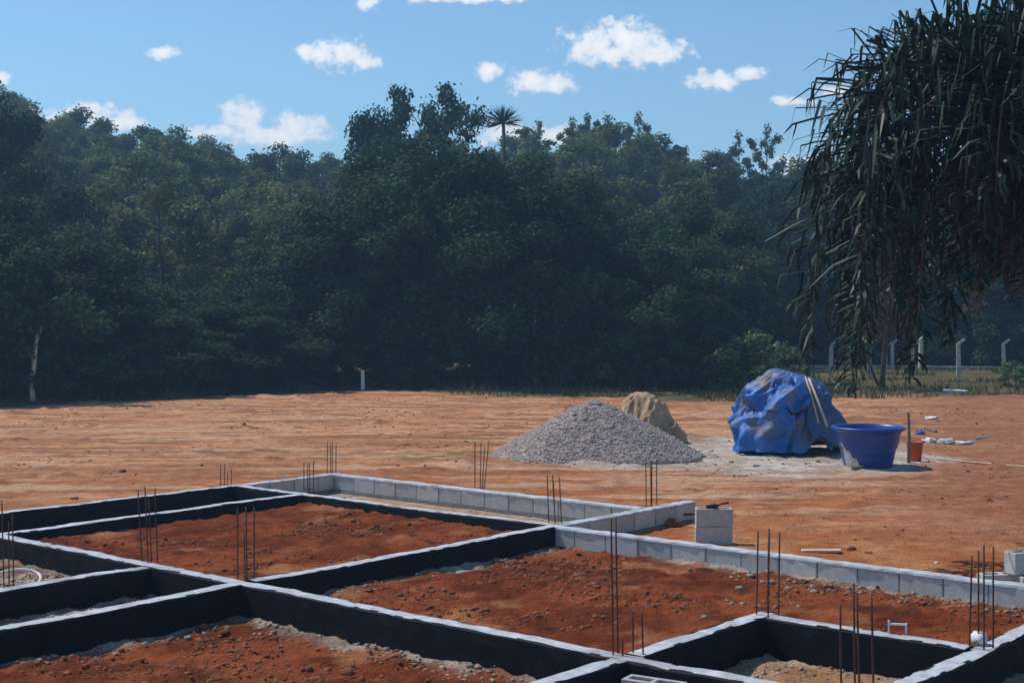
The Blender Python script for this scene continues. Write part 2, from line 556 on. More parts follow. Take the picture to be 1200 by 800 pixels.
# cement and sand spilt round the mixing place
cx, cy = at(915, 24.2), 24.6
el = ((X - cx) / 2.75) ** 2 + ((Y - cy) / 3.4) ** 2
cem = sstep(1.15, .55, el + 1.0 * (fbm(X * 1.1, Y * 1.6, 4, 161) - .5))
el2 = ((X - at(760, 23.2)) / 1.5) ** 2 + ((Y - 23.1) / .9) ** 2
cem = np.maximum(cem, .8 * sstep(1.2, .5, el2 + .9 * (fbm(X * 1.4, Y * 2, 4, 171) - .5)))
col = mixc_(col, mixc_(C(.42, .35, .28), C(.52, .48, .43), sstep(.42, .60, fbm(X * 1.2, Y * 2.4, 4, 181))), np.clip(cem, 0, 1) * .92)
# grass and leaf litter past the field
D = treeline(u)
edge = sstep(-1.6, .5, Y - D + 2.2 * (fbm(X * .7, Y * .7, 3, 191) - .5))
lit = mixc_(C(.075, .075, .034), C(.13, .105, .05), sstep(.4, .6, n2))
lawn = sstep(880, 980, pxs)
lit = mixc_(lit, mixc_(C(.15, .112, .060), C(.10, .088, .040), sstep(.4, .62, fbm(X * .3, Y * .8, 3, 201))), lawn)  # lawn tone darkened, tree and palm shade painted into it
col = mixc_(col, lit, edge)
col = np.clip(col, 0, 1)
ca = gme.color_attributes.new('Col', 'FLOAT_COLOR', 'POINT')
ca.data.foreach_set('color', np.concatenate([col, np.ones((len(col), 1))], 1).astype(np.float32).ravel())
g = link('ground', gme, M['ground']); g['kind'] = 'structure'

# ------------------------------------------------------------------ foundation walls


def strip_wall(name, kind, off, s0, s1, label):
    """black painted beam: rough sides, irregular painted arrises and a bare cement top"""
    n = max(2, int((s1 - s0) / .09))
    ss = np.linspace(s0, s1, n)
    rr = np.random.default_rng(int(off * 100 + s0 * 10))
    w = WW
    # cross-section: c offset, z, jitter
    prof = [(0, -.12), (0, .08), (0, .2), (.002, TOP - .012), (.014, TOP), (.03, TOP + .002), (w * .5, TOP + .003), (w - .03, TOP + .002),
            (w - .014, TOP), (w - .002, TOP - .012), (w, .15), (w, -.12)]
    V, Fc, mi = [], [], []
    wav = .010 * (fbm(ss * 1.3, ss * 0 + off, 3, 7) - .5) * 2
    dz = .012 * (fbm(ss * 1.7, ss * 0 + off * 3, 3, 9) - .5) * 2
    k = len(prof)
    for i, s in enumerate(ss):
        for j, (c, z) in enumerate(prof):
            jc = 0 if z < 0 else rr.normal(0, .0022)
            if j in (5, 7):
                jc = rr.normal(0, .009)
            cc = c + off + wav[i] + jc
            zz = z + (dz[i] if z > .1 else 0) + (rr.normal(0, .0015) if z > .1 else 0)
            P = pq(s, cc, zz) if kind == 'a' else pq(cc, s, zz)
            V.append(P)
    for i in range(n - 1):
        for j in range(k - 1):
            a = i * k + j
            f = (a, a + 1, a + k + 1, a + k)
            Fc.append(f if kind == 'b' else f[::-1])
            mi.append(1 if 5 <= j <= 6 or (j in (4, 7) and rr.random() < .62) else 0)
    Fc.append(tuple(range(k))); mi.append(0)
    Fc.append(tuple(range((n - 1) * k, n * k))[::-1]); mi.append(0)
    me = py_mesh(name, V, Fc)
    me.materials.append(M['paint']); me.materials.append(M['cap'])
    me.polygons.foreach_set('material_index', mi)
    bm = bmesh.new(); bm.from_mesh(me); bmesh.ops.recalc_face_normals(bm, faces=bm.faces[:]); bm.to_mesh(me); bm.free()
    return tag(link('foundation_wall', me), label, 'foundation wall')


BL, BH = .39, .19
block_face = box_mesh('wall_block', -BL / 2, BL / 2, -.07, .07, 0, BH, .004)


def block_wall(kind, off, s0, s1, label, tilt=0):
    """bare wall of grey blocks: single blocks, recessed mortar, cement topping, footing"""
    root = empty('block_wall', pq((s0 if kind == 'a' else off), (off if kind == 'a' else s0), 0))
    ang = math.atan2(CO, SI) if kind == 'a' else math.atan2(SI, -CO)
    # local frame: x along the wall, y across; for kind a the wall body lies on the left of the run, for kind b on the right
    root.rotation_euler = (0, 0, ang)
    sgn = 1 if kind == 'a' else -1
    yc = sgn * .08
    Lh = s1 - s0
    n = int(round(Lh / .40))
    step = Lh / n
    rr = random.Random(int(off * 77 + s0))
    z0 = TOP - .016 - BH
    for i in range(n):
        o = link('block', block_face, M['block'], root)
        o.location = ((i + .5) * step, yc + rr.uniform(-.004, .004), z0 + rr.uniform(-.003, .003))
        o.rotation_euler = (0, 0, rr.uniform(-.008, .008))
        o.scale = ((step - .012) / BL, 1, 1)
    mb = MB(); mb.add(box_vf(.005, Lh - .005, yc - .060, yc + .060, z0 - .002, TOP - .02))
    link('mortar_joint', mb.mesh('mortar_joint'), M['mortar'], root)
    # blobs of mortar squeezed out of some joints
    for i in range(1, n):
        if rr.random() < .55:
            w = rr.uniform(.012, .03); zt = rr.uniform(.10, .17)
            b = [( -w * .4, -.0725, .0), (w * .7, -.0725, .0), (w * .25, -.0725, zt), (-w * .2, -.0725, zt),
                 (-w * .4, -.05, .0), (w * .7, -.05, .0), (w * .25, -.05, zt), (-w * .2, -.05, zt)]
            me = py_mesh('mortar_smear', [(x, sgn * y, z) for x, y, z in b],
                         [(0, 1, 2, 3), (4, 7, 6, 5), (0, 4, 5, 1), (1, 5, 6, 2), (2, 6, 7, 3), (3, 7, 4, 0)])
            o = link('mortar_smear', me, M['mortar'], root); o.location = (i * step, yc, z0 + .004)
    # uneven cement topping
    m2 = int(Lh / .07); V, Fc = [], []
    for i in range(m2 + 1):
        x = Lh * i / m2
        l = .078 + rr.uniform(-.006, .005); r_ = .078 + rr.uniform(-.006, .005)
        zt = TOP + rr.uniform(-.004, .006)
        V += [(x, yc - l, TOP - .022 - rr.uniform(0, .006)), (x, yc - l + .006, zt - .006), (x, yc, zt + .003), (x, yc + r_ - .006, zt - .006), (x, yc + r_, TOP - .022)]
    for i in range(m2):
        for j in range(4):
            a = i * 5 + j
            Fc.append((a, a + 5, a + 6, a + 1))
    Fc.append((0, 1, 2, 3, 4)); Fc.append(tuple(m2 * 5 + k for k in (4, 3, 2, 1, 0)))
    link('cement_topping', py_mesh('cement_topping', V, Fc), M['cap'], root)
    mb = MB(); mb.add(box_vf(.003, Lh - .003, yc - .085, yc + .085, -.14, z0 - .006))
    link('footing', mb.mesh('footing'), M['mortar'], root)
    return tag(root, label, 'block wall')


strip_wall('foundation_wall', 'a', A1, 3.0, B2 + WW, 'black painted foundation wall farthest back, along the open field')
strip_wall('foundation_wall', 'a', A2, B3 + WW, B2, 'black foundation wall between the red earth room and the narrow back strip')
strip_wall('foundation_wall', 'a', A3, 1.5, B3, 'short black foundation wall meeting the long diagonal one, rubble on both sides')
strip_wall('foundation_wall', 'a', A4, 1.0, B3, 'black foundation wall in front of the narrow rubble strip')
strip_wall('foundation_wall', 'a', A4, B3 + WW, B2, 'black foundation wall between two rooms, ending at the bare grey blocks')
strip_wall('foundation_wall', 'a', A5, 1.0, B3, 'black foundation wall in the foreground beside the lone hollow block')
strip_wall('foundation_wall', 'a', A5, B3 + WW, B4 + WW, 'short black foundation wall rising to the corner of the small sandy room')
strip_wall('foundation_wall', 'a', A6, B3 + WW, B2, 'black foundation wall with a crumpled white bag on its top')
strip_wall('foundation_wall', 'b', B3, 2.0, A1, 'longest black foundation wall, running diagonally through the whole plot')
strip_wall('foundation_wall', 'b', B4, A6 + WW, A5, 'short black foundation wall carrying a small white bracket')
strip_wall('foundation_wall', 'b', B2, A4 + WW, A1, 'low black foundation wall at the back of the red earth room')
block_wall('a', A1, B2 + WW, B1 + WW, 'short bare grey block wall continuing the black wall at the back corner')
block_wall('b', B1, A4 + WW, A1, 'long bare grey block wall facing the gravel heap')
block_wall('a', A4, B2 + WW, 14.35, 'short bare grey block wall ending in a loose block')
block_wall('b', B2, 1.2, A4 + WW, 'bare grey block wall passing in front of the two stacked blocks')

# ------------------------------------------------------------------ rebar cages


def cage(px, py, bars, label, stirrups=(.12,), z=TOP):
    """bars: list of (dx, dy, height, lean_x, lean_y) round the base point"""
    Y0 = (CAMZ - z) * F / (py - HOR); X0 = at(px, Y0)
    root = empty('rebar_cage', (X0, Y0, z))
    for (dx, dy, h, lx, ly) in bars:
        n = 5
        pts = [(dx + lx * h * t / n, dy + ly * h * t / n, -.06 + (h + .06) * t / n) for t in range(n + 1)]
        V, Fc = tube_vf(pts, .0062, 6)
        link('bar', py_mesh('bar', V, Fc, True), M['rust'], root)
    for sz in stirrups:
        tall = [b for b in bars if b[2] > sz + .02]
        if len(tall) < 3:
            continue
        ps = [Vector((b[0] + b[3] * sz, b[1] + b[4] * sz, sz + random.uniform(-.008, .008))) for b in tall]
        c = sum(ps, Vector()) / len(ps)
        ps.sort(key=lambda v: math.atan2(v.y - c.y, v.x - c.x))
        mb = MB()
        for i in range(len(ps)):
            a, b = ps[i], ps[(i + 1) % len(ps)]
            e = (b - a).normalized() * .008
            mb.add(tube_vf([a - e, b + e], .003, 5))
        link('stirrup', mb.mesh('stirrup'), M['rust'], root)
    return tag(root, label, 'rebar cage')


def four(w, d, hs, lean=(0, 0), rot=.7):
    c, s = math.cos(rot), math.sin(rot)
    out = []
    for (sx, sy), h in zip(((-1, -1), (-1, 1), (1, -1), (1, 1)), hs):
        x, y = sx * w / 2, sy * d / 2
        out.append((x * c - y * s, x * s + y * c, h, lean[0] + random.uniform(-.015, .015), lean[1] + random.uniform(-.02, .02)))
    return out


cage(287, 680, four(.09, .12, (.42, .60, .61, .60)), 'rebar cage where the black walls cross in front of the red earth room', (.02,))
cage(174, 659, four(.09, .12, (.68, .64, .66, .56), (-.04, 0)), 'rebar cage where the short black wall meets the diagonal wall', (.02,))
cage(5, 689, four(.08, .10, (.70, .64, .60, .52)), 'rebar cage on the short black wall beside pale rubble', (.03,))
cage(264, 566, four(.10, .10, (.25, .23, .18, .12)), 'stubby thin rebar cage on the farthest black wall', ())
cage(361, 577, four(.08, .09, (.37, .36, .38, .35)), 'rebar cage at the far corner of the red earth room', (.04,))
cage(388, 554, four(.08, .09, (.41, .43, .40, .42)), 'rebar cage at the outer corner of the grey block walls', ())
cage(563, 571, [(-.07, -.02, .58, 0, 0), (-.005, .03, .56, .02, 0), (.045, -.03, .58, .10, 0), (.02, .05, .50, .06, 0)], 'rebar cage with splayed bars on the long grey block wall', ())
cage(651, 613, four(.09, .10, (.44, .50, .49, .50), (-.05, 0)), 'rebar cage where the black wall meets the grey block walls', (.02,))
cage(764, 592, four(.08, .09, (.52, .50, .53, .50)), 'rebar cage at the free end of the short grey wall', ())
cage(737, 768, [(-.10, -.02, .90, -.018, 0), (-.065, .02, .90, -.02, 0), (.035, .03, .28, -.01, 0), (.10, -.015, .28, -.05, 0), (-.04, -.04, .12, 0, 0)],
     'rebar cage with two tall and two short bars at the wall crossing', ())
cage(901, 722, four(.12, .11, (.63, .62, .62, .63), (.02, 0)), 'rebar cage at the corner of the small sandy room', (.03,))
cage(1153, 760, four(.11, .11, (.70, .62, .68, .64), (.0, 0)), 'rebar cage standing around the crumpled white bag', (.02,))
cage(1008, 832, four(.13, .13, (.68, .60, .66, .70), (-.03, 0)), 'rebar cage in the foreground before the small sandy room', (.03, .58))

# ------------------------------------------------------------------ loose blocks


def hollow_block_mesh():
    bm = bmesh.new()
    L_, W_, Hh = .39, .14, .19
    xs_ = [-L_ / 2, -L_ / 2 + .028, -.014, .014, L_ / 2 - .028, L_ / 2]
    ys_ = [-W_ / 2, -W_ / 2 + .028, W_ / 2 - .028, W_ / 2]
    holes = {(1, 1), (3, 1)}
    for zi, z in enumerate((0, Hh)):
        pass
    vg = {}

    def vert(i, j, z):
        k = (i, j, z)
        if k not in vg:
            vg[k] = bm.verts.new((xs_[i], ys_[j], z))
        return vg[k]
    for i in range(5):
        for j in range(3):
            if (i, j) in holes:
                for (a, b) in (((i, j), (i + 1, j)), ((i + 1, j), (i + 1, j + 1)), ((i + 1, j + 1), (i, j + 1)), ((i, j + 1), (i, j))):
                    bm.faces.new([vert(*b, 0), vert(*a, 0), vert(*a, Hh), vert(*b, Hh)][::-1])
                continue
            bm.faces.new([vert(i, j, Hh), vert(i + 1, j, Hh), vert(i + 1, j + 1, Hh), vert(i, j + 1, Hh)])
            bm.faces.new([vert(i, j, 0), vert(i, j + 1, 0), vert(i + 1, j + 1, 0), vert(i + 1, j, 0)])
    for i in range(5):
        bm.faces.new([vert(i, 0, 0), vert(i + 1, 0, 0), vert(i + 1, 0, Hh), vert(i, 0, Hh)])
        bm.faces.new([vert(i + 1, 3, 0), vert(i, 3, 0), vert(i, 3, Hh), vert(i + 1, 3, Hh)])
    for j in range(3):
        bm.faces.new([vert(0, j + 1, 0), vert(0, j, 0), vert(0, j, Hh), vert(0, j + 1, Hh)])
        bm.faces.new([vert(5, j, 0), vert(5, j + 1, 0), vert(5, j + 1, Hh), vert(5, j, Hh)])
    bmesh.ops.recalc_face_normals(bm, faces=bm.faces[:])
    es = [e for e in bm.edges if len(e.link_faces) == 2 and e.calc_face_angle() > .5]
    bmesh.ops.bevel(bm, geom=es, offset=.004, segments=1, affect='EDGES')
    me = bpy.data.meshes.new('concrete_block'); bm.to_mesh(me); bm.free()
    me.materials.append(M['block'])
    return me


HB = hollow_block_mesh()


def loose_block(x, y, z, rz, label, tilt=(0, 0)):
    o = link('concrete_block', HB, None, None, (x, y, z)); o.rotation_euler = (tilt[0], tilt[1], rz)
    return tag(o, label, 'concrete block', 'loose hollow concrete blocks')


sy = 15.35; sx = at(837, sy); sz = H(sx, sy) - .01
loose_block(sx, sy, sz, R(-3), 'grey hollow block standing on red earth, lower of a stack of two')
loose_block(sx + .005, sy + .005, sz + .194, R(-1), 'grey hollow block with a black tool on it, upper of a stack of two')
# mortar knobs on the top edges are part of the look of both blocks
mb = MB()
t = empty('trowel', (sx + .02, sy - .01, sz + .386))
V = [(-.10, -.035, .002), (-.10, .035, .002), (.0, .045, .004), (.03, .0, .004), (.0, -.045, .004), (-.10, -.035, .03), (-.10, .035, .03), (.0, .045, .045), (.03, .0, .04), (.0, -.045, .045)]
link('blade', py_mesh('blade', V, [(0, 1, 2, 3, 4)[::-1], (5, 6, 7, 8, 9)][0:2] + [(0, 5, 6, 1)[::-1], (1, 6, 7, 2)[::-1], (2, 7, 8, 3)[::-1], (3, 8, 9, 4)[::-1], (4, 9, 5, 0)[::-1]]), M['black'], t)
V, Fc = tube_vf([(.015, 0, .025), (.06, .0, .045), (.14, .005, .055)], [.008, .010, .012], 8)
link('handle', py_mesh('handle', V, Fc, True), M['black'], t)
tag(t, 'small black hand tool with a handle lying on the stacked blocks', 'hand tool')

ry_ = 12.55
for (px, dy, z, rz, lab) in [(1199, .0, 0, 95, 'grey hollow block lying behind the block wall under another block'),
                             (1176, .02, 0, 8, 'low grey hollow block poking out from under the block pile')]:
    yy_ = ry_ + dy; xx = at(px, yy_); loose_block(xx, yy_, H(xx, yy_), R(rz), lab)
xx = at(1207, ry_); loose_block(xx, ry_ + .02, H(xx, ry_) + .195, R(24), 'grey hollow block on top of the pile behind the block wall')
xx = at(1232, ry_); loose_block(xx, ry_ + .10, H(xx, ry_), R(95), 'grey hollow block at the hidden side of the block pile')
by_ = 8.97; bx_ = at(768, by_)
loose_block(bx_, by_, .058, R(-31), 'lone hollow block lying at the foot of the black wall crossing')

# ------------------------------------------------------------------ heaps


def heap(name, px, Y0, rx, ry, hh, matl, label, cat, seed, power=1.25, res=110, rough=.06, dents=(), ridge=0.0):
    n = res
    g1 = np.linspace(-1.15, 1.15, n)
    A, B = np.meshgrid(g1, g1)
    rad = np.hypot(A, B)
    an = np.arctan2(B, A)
    wob = 1 + .16 * (fbm(np.cos(an) * 1.7 + 5, np.sin(an) * 1.7 + seed, 3, seed) - .5) * 2
    rr = rad / wob
    x = A * rx; y = B * ry
    prof = np.clip(1 - rr, 0, 1)
    z = hh * (1 - np.exp(-prof * 2.6 / power)) / (1 - math.exp(-2.6 / power))
    # rounded tip
    z = hh * np.clip(1.02 - np.sqrt(rr ** 2 + .035) , -.12, 1)
    z = z + prof ** .5 * rough * ((fbm(x * 2.2, y * 2.2, 3, seed + 3) - .5) * 2 + .7 * (fbm(x * 9, y * 9, 3, seed + 5) - .5) * 2)
    if ridge:
        z = z + ridge * prof * np.abs(np.sin(an * 2.5 + 1.0))
    for (dx, dy, r_, dep) in dents:
        z = z - dep * np.exp(-((x - dx) / r_) ** 2 - ((y - dy) / (r_ * 1.2)) ** 2)
    X0 = at(px, Y0)
    z = np.where(rr > 1.0, -.12, z)
    z0 = H(X0, Y0)
    V = np.stack([x, y, z], -1).reshape(-1, 3)
    ii = np.arange(n * n).reshape(n, n)
    FC = np.stack([ii[:-1, :-1], ii[:-1, 1:], ii[1:, 1:], ii[1:, :-1]], -1).reshape(-1, 4)
    keep = (z.reshape(-1)[FC] > -.1).any(1)
    FC = FC[keep]
    return V, FC, (X0, Y0, z0)


def rocks(name, P, size, base=ICO1, seed=1, flat=.75, up=0.2):
    """many little angular stones as one mesh: P (n,3), size (n,)"""
    r_ = np.random.default_rng(seed)
    bv, bf = base
    n = len(P)
    ang = r_.uniform(0, 6.28, n)
    jit = r_.uniform(.45, 1.35, (n, len(bv), 1))
    v = bv[None] * jit * size[:, None, None]
    sc = np.stack([r_.uniform(.7, 1.3, n), r_.uniform(.6, 1.1, n), flat * r_.uniform(.6, 1.1, n)], 1)
    v = v * sc[:, None, :]
    c, s = np.cos(ang)[:, None], np.sin(ang)[:, None]
    vx = v[..., 0] * c - v[..., 1] * s; vy = v[..., 0] * s + v[..., 1] * c
    v = np.stack([vx, vy, v[..., 2]], -1) + P[:, None, :]
    f = bf[None] + (np.arange(n) * len(bv))[:, None, None]
    return np_mesh(name, v.reshape(-1, 3), f.reshape(-1, 3))


OCT = (np.array([[1, 0, 0], [-1, 0, 0], [0, 1, 0], [0, -1, 0], [0, 0, 1], [0, 0, -1.]]),
       np.array([[0, 2, 4], [2, 1, 4], [1, 3, 4], [3, 0, 4], [2, 0, 5], [1, 2, 5], [3, 1, 5], [0, 3, 5]]))

_cv, _cf = box_vf(-.75, .75, -.75, .75, -.75, .75)
CUB = (np.array(_cv), np.array([t_ for f_ in _cf for t_ in ((f_[0], f_[1], f_[2]), (f_[0], f_[2], f_[3]))]))
V, FC, loc = heap('gravel_heap', 697, 24.3, 1.72, 1.45, 1.06, 'gravel', '', '', 5, rough=.05, ridge=.03)
gh = empty('gravel_heap', loc)
link('heap', np_mesh('heap', V, FC, True), M['gravel'], gh)
r_ = np.random.default_rng(4)
fi = r_.integers(0, len(FC), 16000)
w = r_.dirichlet((1, 1, 1, 1), 16000)
P = (V[FC[fi]] * w[..., None]).sum(1)
ok = P[:, 2] > -.05
P = P[ok]
so = link('stones', rocks('stones', P, r_.gamma(4, .0032, len(P)) + .006, OCT, 6), M['stone'], gh); so['kind'] = 'stuff'
tag(gh, 'broad grey heap of crushed gravel on red ground', 'gravel heap')

V, FC, loc = heap('sand_heap', 753, 26.6, .82, .95, 1.0, 'sand', '', '', 9, rough=.0)
xy = np.hypot(V[:, 0] / .82, V[:, 1] / .95)
ang_ = np.arctan2(V[:, 1], V[:, 0])
body = .90 * np.clip(1 - (xy / (1 + .12 * np.sin(ang_ * 3 + 1))) ** 2.0, -.15, 1)
gul = np.abs(fbm(V[:, 0] * 5.5 - V[:, 1] * 2.5, V[:, 1] * 1.6 + V[:, 0] + 3, 3, 77) - .5) * 2.6
body = body - np.where(V[:, 1] < .1, .55, .1) * (gul - .25) * np.clip(xy, 0, 1) * (xy < 1)
body = body + .06 * (fbm(V[:, 0] * 7, V[:, 1] * 7, 3, 78) - .5) - .18 * np.clip(V[:, 0] - .1, 0, 1)
V[:, 2] = np.where(xy > 1.05, -.12, body)
sh = link('sand_heap', np_mesh('sand_heap', V, FC, True), M['sand'], None, loc)
tag(sh, 'tan sand heap with a dug-out face behind the gravel', 'sand heap')

# ------------------------------------------------------------------ tarpaulin over a mixer
ty = 25.0; tx = at(922, ty); tz = H(tx, ty)
NT, NA = 76, 240
V = np.zeros((NT, NA, 3))
tt = np.linspace(0, 1, NT)[:, None]; aa = np.linspace(0, 2 * math.pi, NA, endpoint=False)[None, :]
ca_, sa_ = np.cos(aa), np.sin(aa)
# silhouette: left side bulges and reaches down, right side slopes away like a tent
rx = np.where(ca_ < 0, .93, 1.02) * (1 + .04 * np.cos(3 * aa))
rprof = np.where(ca_ < 0, np.sin(tt * math.pi / 2) ** .62, .30 * np.sin(np.minimum(tt * 2.2, 1) * math.pi / 2) + .70 * tt)
cn = np.random.default_rng(23)
def net(rows, cols, amp):
    g_ = cn.normal(0, amp, (rows, cols)); g_ = np.concatenate([g_, g_[:, :1]], 1)
    u0 = np.repeat(tt, NA, 1) * (rows - 1); v0 = np.repeat(aa, NT, 0) / (2 * math.pi) * cols + .35 * np.repeat(tt, NA, 1) * 0
    i0 = np.clip(u0.astype(int), 0, rows - 2); j0 = np.clip(v0.astype(int), 0, cols - 1)
    fu, fv = u0 - i0, v0 - j0
    # split each cell on its diagonal: flat facets with sharp creases
    a_, b_, c_, d_ = g_[i0, j0], g_[i0, j0 + 1], g_[i0 + 1, j0], g_[i0 + 1, j0 + 1]
    return np.where(fu + fv < 1, a_ + (b_ - a_) * fv + (c_ - a_) * fu, d_ + (c_ - d_) * (1 - fv) + (b_ - d_) * (1 - fu))
env = np.sin(np.clip(tt * 1.5, 0, 1) * math.pi / 2)
pleat = np.abs(((aa * 2.3 + .9 * np.sin(aa * 2) + .5 * tt) % 1) * 2 - 1) - .5
rid2 = net(6, 13, .12) + net(11, 30, .06); rid3 = net(19, 60, .022)
fold = 1 + (rid2 * (1 - .55 * tt ** 3) + rid3 + .13 * pleat * tt ** 1.5) * env
V[..., 0] = rx * rprof * ca_ * fold
V[..., 1] = .85 * rprof * sa_ * fold
zt = 1.34 * (1 - tt ** 1.75) + .10 * np.exp(-((ca_ * rprof + .25) / .3) ** 2) * (1 - tt)
zt = zt + (.55 * net(7, 15, .08) + rid3) * np.sin(tt * math.pi)
hem = .02 + .05 * fbm(aa * 3, aa * 0 + 1, 2, 321)
lift = .24 * np.exp(-((aa - 5.15) / .20) ** 2) + .12 * np.exp(-((aa - 5.75) / .2) ** 2)    # raised hem at the front right: dark gap
zt = np.maximum(zt, hem) + lift * tt ** 3
V[..., 2] = zt
V = V.reshape(-1, 3)
ii = np.arange(NT * NA).reshape(NT, NA)
FC = np.stack([ii[:-1], np.roll(ii[:-1], -1, 1), np.roll(ii[1:], -1, 1), ii[1:]], -1).reshape(-1, 4)[:, ::-1]
tp = empty('tarpaulin', (tx, ty, tz))
tme = np_mesh('sheet', V, FC, False)
ts = link('sheet', tme, M['tarp'], tp)
sm = ts.modifiers.new('thick', 'SOLIDIFY'); sm.thickness = .006
TV = V.reshape(NT, NA, 3)


def flap(a_lo, a_hi, t_lo, t_hi, out, lift_, matl, seed):
    # a loose piece of sheet lying over the main one
    nu, nv = 26, 30
    fr_ = np.random.default_rng(seed)
    jit = fr_.normal(0, .035, (6, 7))
    P_ = np.zeros((nu, nv, 3))
    for i_ in range(nu):
        for j_ in range(nv):
            fu, fv = i_ / (nu - 1), j_ / (nv - 1)
            edge_ = .05 * math.sin(fv * 9 + seed)
            tq = t_lo + (t_hi - t_lo) * fu + edge_ * (1 - fu) * .8
            aq = a_lo + (a_hi - a_lo) * fv + .12 * math.sin(fu * 6 + seed) * (1 if fv > .5 else -1) * abs(fv - .5)
            ti = int(np.clip(tq * (NT - 1), 0, NT - 1)); ai = int(aq / (2 * math.pi) * NA) % NA
            b_ = TV[ti, ai]
            jx, jy = fu * 5, fv * 6
            i2, j2 = min(4, int(jx)), min(5, int(jy)); gx, gy = jx - i2, jy - j2
            w_ = (jit[i2, j2] * (1 - gx) + jit[i2 + 1, j2] * gx) * (1 - gy) + (jit[i2, j2 + 1] * (1 - gx) + jit[i2 + 1, j2 + 1] * gx) * gy
            k_ = 1.03 + out * fu ** 1.5 + w_
            P_[i_, j_] = (b_[0] * k_, b_[1] * k_, b_[2] + .02 + lift_ * fu * (1 - fu))
    q_ = np.arange(nu * nv).reshape(nu, nv)
    F_ = np.stack([q_[:-1, :-1], q_[:-1, 1:], q_[1:, 1:], q_[1:, :-1]], -1).reshape(-1, 4)[:, ::-1]
    o_ = link('flap', np_mesh('flap', P_.reshape(-1, 3), F_), matl, tp)
    m_ = o_.modifiers.new('thick', 'SOLIDIFY'); m_.thickness = .006
    return o_


flap(5.05, 6.55, .30, .97, .10, .10, M['tarp_dusty'], 3)['label'] = 'dusty grey-blue end of the sheet'
flap(3.55, 4.62, .62, 1.0, .16, .06, M['tarp'], 5)
flap(4.25, 5.30, .22, .66, .02, .05, M['tarp'], 8)
# rope round the sheet
k = int(NT * .62)
pts = [V[ii[k + int(3 * math.sin(a * .11)), a]] * np.array([1.02, 1.03, 1]) for a in range(int(NA * .70), int(NA * .99), 2)]
mbt = MB(); mbt.add(tube_vf([Vector(p_) for p_ in pts], .018, 6))
link('rope', mbt.mesh('rope', True), M['black'], tp)
tag(tp, 'crumpled dusty blue tarpaulin draped over a machine', 'tarpaulin')
for (px0, y0, px1, y1, lab) in [(944, 441, 952, 472, 'pale stick leaning on the blue tarpaulin, thinner of two'), (948, 443, 962, 476, 'pale stick leaning on the blue tarpaulin, wider of two')]:
    Yp = ty - .62
    a = Vector((at(px0, Yp + .3), Yp + .3, hgt(y0, Yp + .3))); b = Vector((at(px1 + 8, Yp - .15), Yp - .15, hgt(y1 + 24, Yp - .15)))
    V_, F_ = tube_vf([a, a.lerp(b, .5) + Vector((.01, 0, 0)), b], .014 if px0 == 944 else .02, 6)
    tag(link('stick', py_mesh('stick', V_, F_, True), M['plank']), lab, 'stick')

# ------------------------------------------------------------------ blue water tank
wy = 22.7; wx = at(1018, wy); wz = H(wx, wy) - .01
prof = [(0.0, .012), (.345, .012), (.36, 0), (.372, .02), (.40, .14), (.43, .30), (.447, .31), (.455, .33), (.50, .54), (.515, .56), (.548, .575), (.572, .60), (.572, .625), (.548, .64), (.53, .63), (.515, .60), (.48, .52), (.435, .30), (.37, .05), (0.0, .045)]
NB = 64
V = []; Fc = []
for (r0, z0_) in prof:
    for k in range(NB):
        a = 2 * math.pi * k / NB
        V.append((r0 * math.cos(a), r0 * math.sin(a), z0_))
for j in range(len(prof) - 1):
    for k in range(NB):
        k2 = (k + 1) % NB
        Fc.append((j * NB + k, j * NB + k2, (j + 1) * NB + k2, (j + 1) * NB + k))
wt = empty('water_tank', (wx, wy, wz))
me = py_mesh('basin', V, Fc, True)
bm = bmesh.new(); bm.from_mesh(me); bmesh.ops.remove_doubles(bm, verts=bm.verts[:], dist=.0005); bmesh.ops.recalc_face_normals(bm, faces=bm.faces[:]); bm.to_mesh(me); bm.free()
link('basin', me, M['tank'], wt)
# dried mortar splashed on the lower left of the wall
V = []; Fc = []
a0, a1 = R(196), R(247)
na, nz_ = 16, 9
def wall_r(z):
    return float(np.interp(z, [.0, .02, .14, .30, .31, .33, .54], [.36, .372, .40, .43, .447, .455, .50])) + .004
for i in range(na + 1):
    f = i / na; a = a0 + (a1 - a0) * f
    zt_ = .03 + .36 * max(0, 1 - f) ** 1.1 + .03 * math.sin(f * 21)
    for j in range(nz_ + 1):
        z = .004 + (zt_ - .004) * j / nz_
        r0 = wall_r(z)
        V.append((r0 * math.cos(a), r0 * math.sin(a), z))
for i in range(na):
    for j in range(nz_):
        b = i * (nz_ + 1) + j
        Fc.append((b, b + nz_ + 1, b + nz_ + 2, b + 1))
link('mortar_splash', py_mesh('mortar_splash', V, Fc, True), M['splash'], wt)
tag(wt, 'round open blue plastic water tank with dried mortar on its side', 'water tank')

# things behind the tank
oy = 23.2
ox = at(1066, oy)
V_, F_ = tube_vf([(ox, oy, -.02), (ox + .005, oy, .45), (ox - .005, oy + .02, .86)], [.030, .028, .024], 7)
tag(link('wooden_stake', py_mesh('wooden_stake', V_, F_), M['wood']), 'weathered wooden stake standing beside the blue tank', 'stake')
bx = at(1073, oy + .25)
bk = empty('bucket', (bx, oy + .25, H(bx, oy)))
pr = [(0, .0), (.10, .0), (.135, .30), (.145, .30), (.145, .325), (.128, .325), (.095, .02), (0, .02)]
V = []; Fc = []
for (r0, z0_) in pr:
    for k in range(20):
        a = 2 * math.pi * k / 20; V.append((r0 * math.cos(a), r0 * math.sin(a), z0_))
for j in range(len(pr) - 1):
    for k in range(20):
        Fc.append((j * 20 + k, j * 20 + (k + 1) % 20, (j + 1) * 20 + (k + 1) % 20, (j + 1) * 20 + k))
link('pail', py_mesh('pail', V, Fc, True), M['orange'], bk)
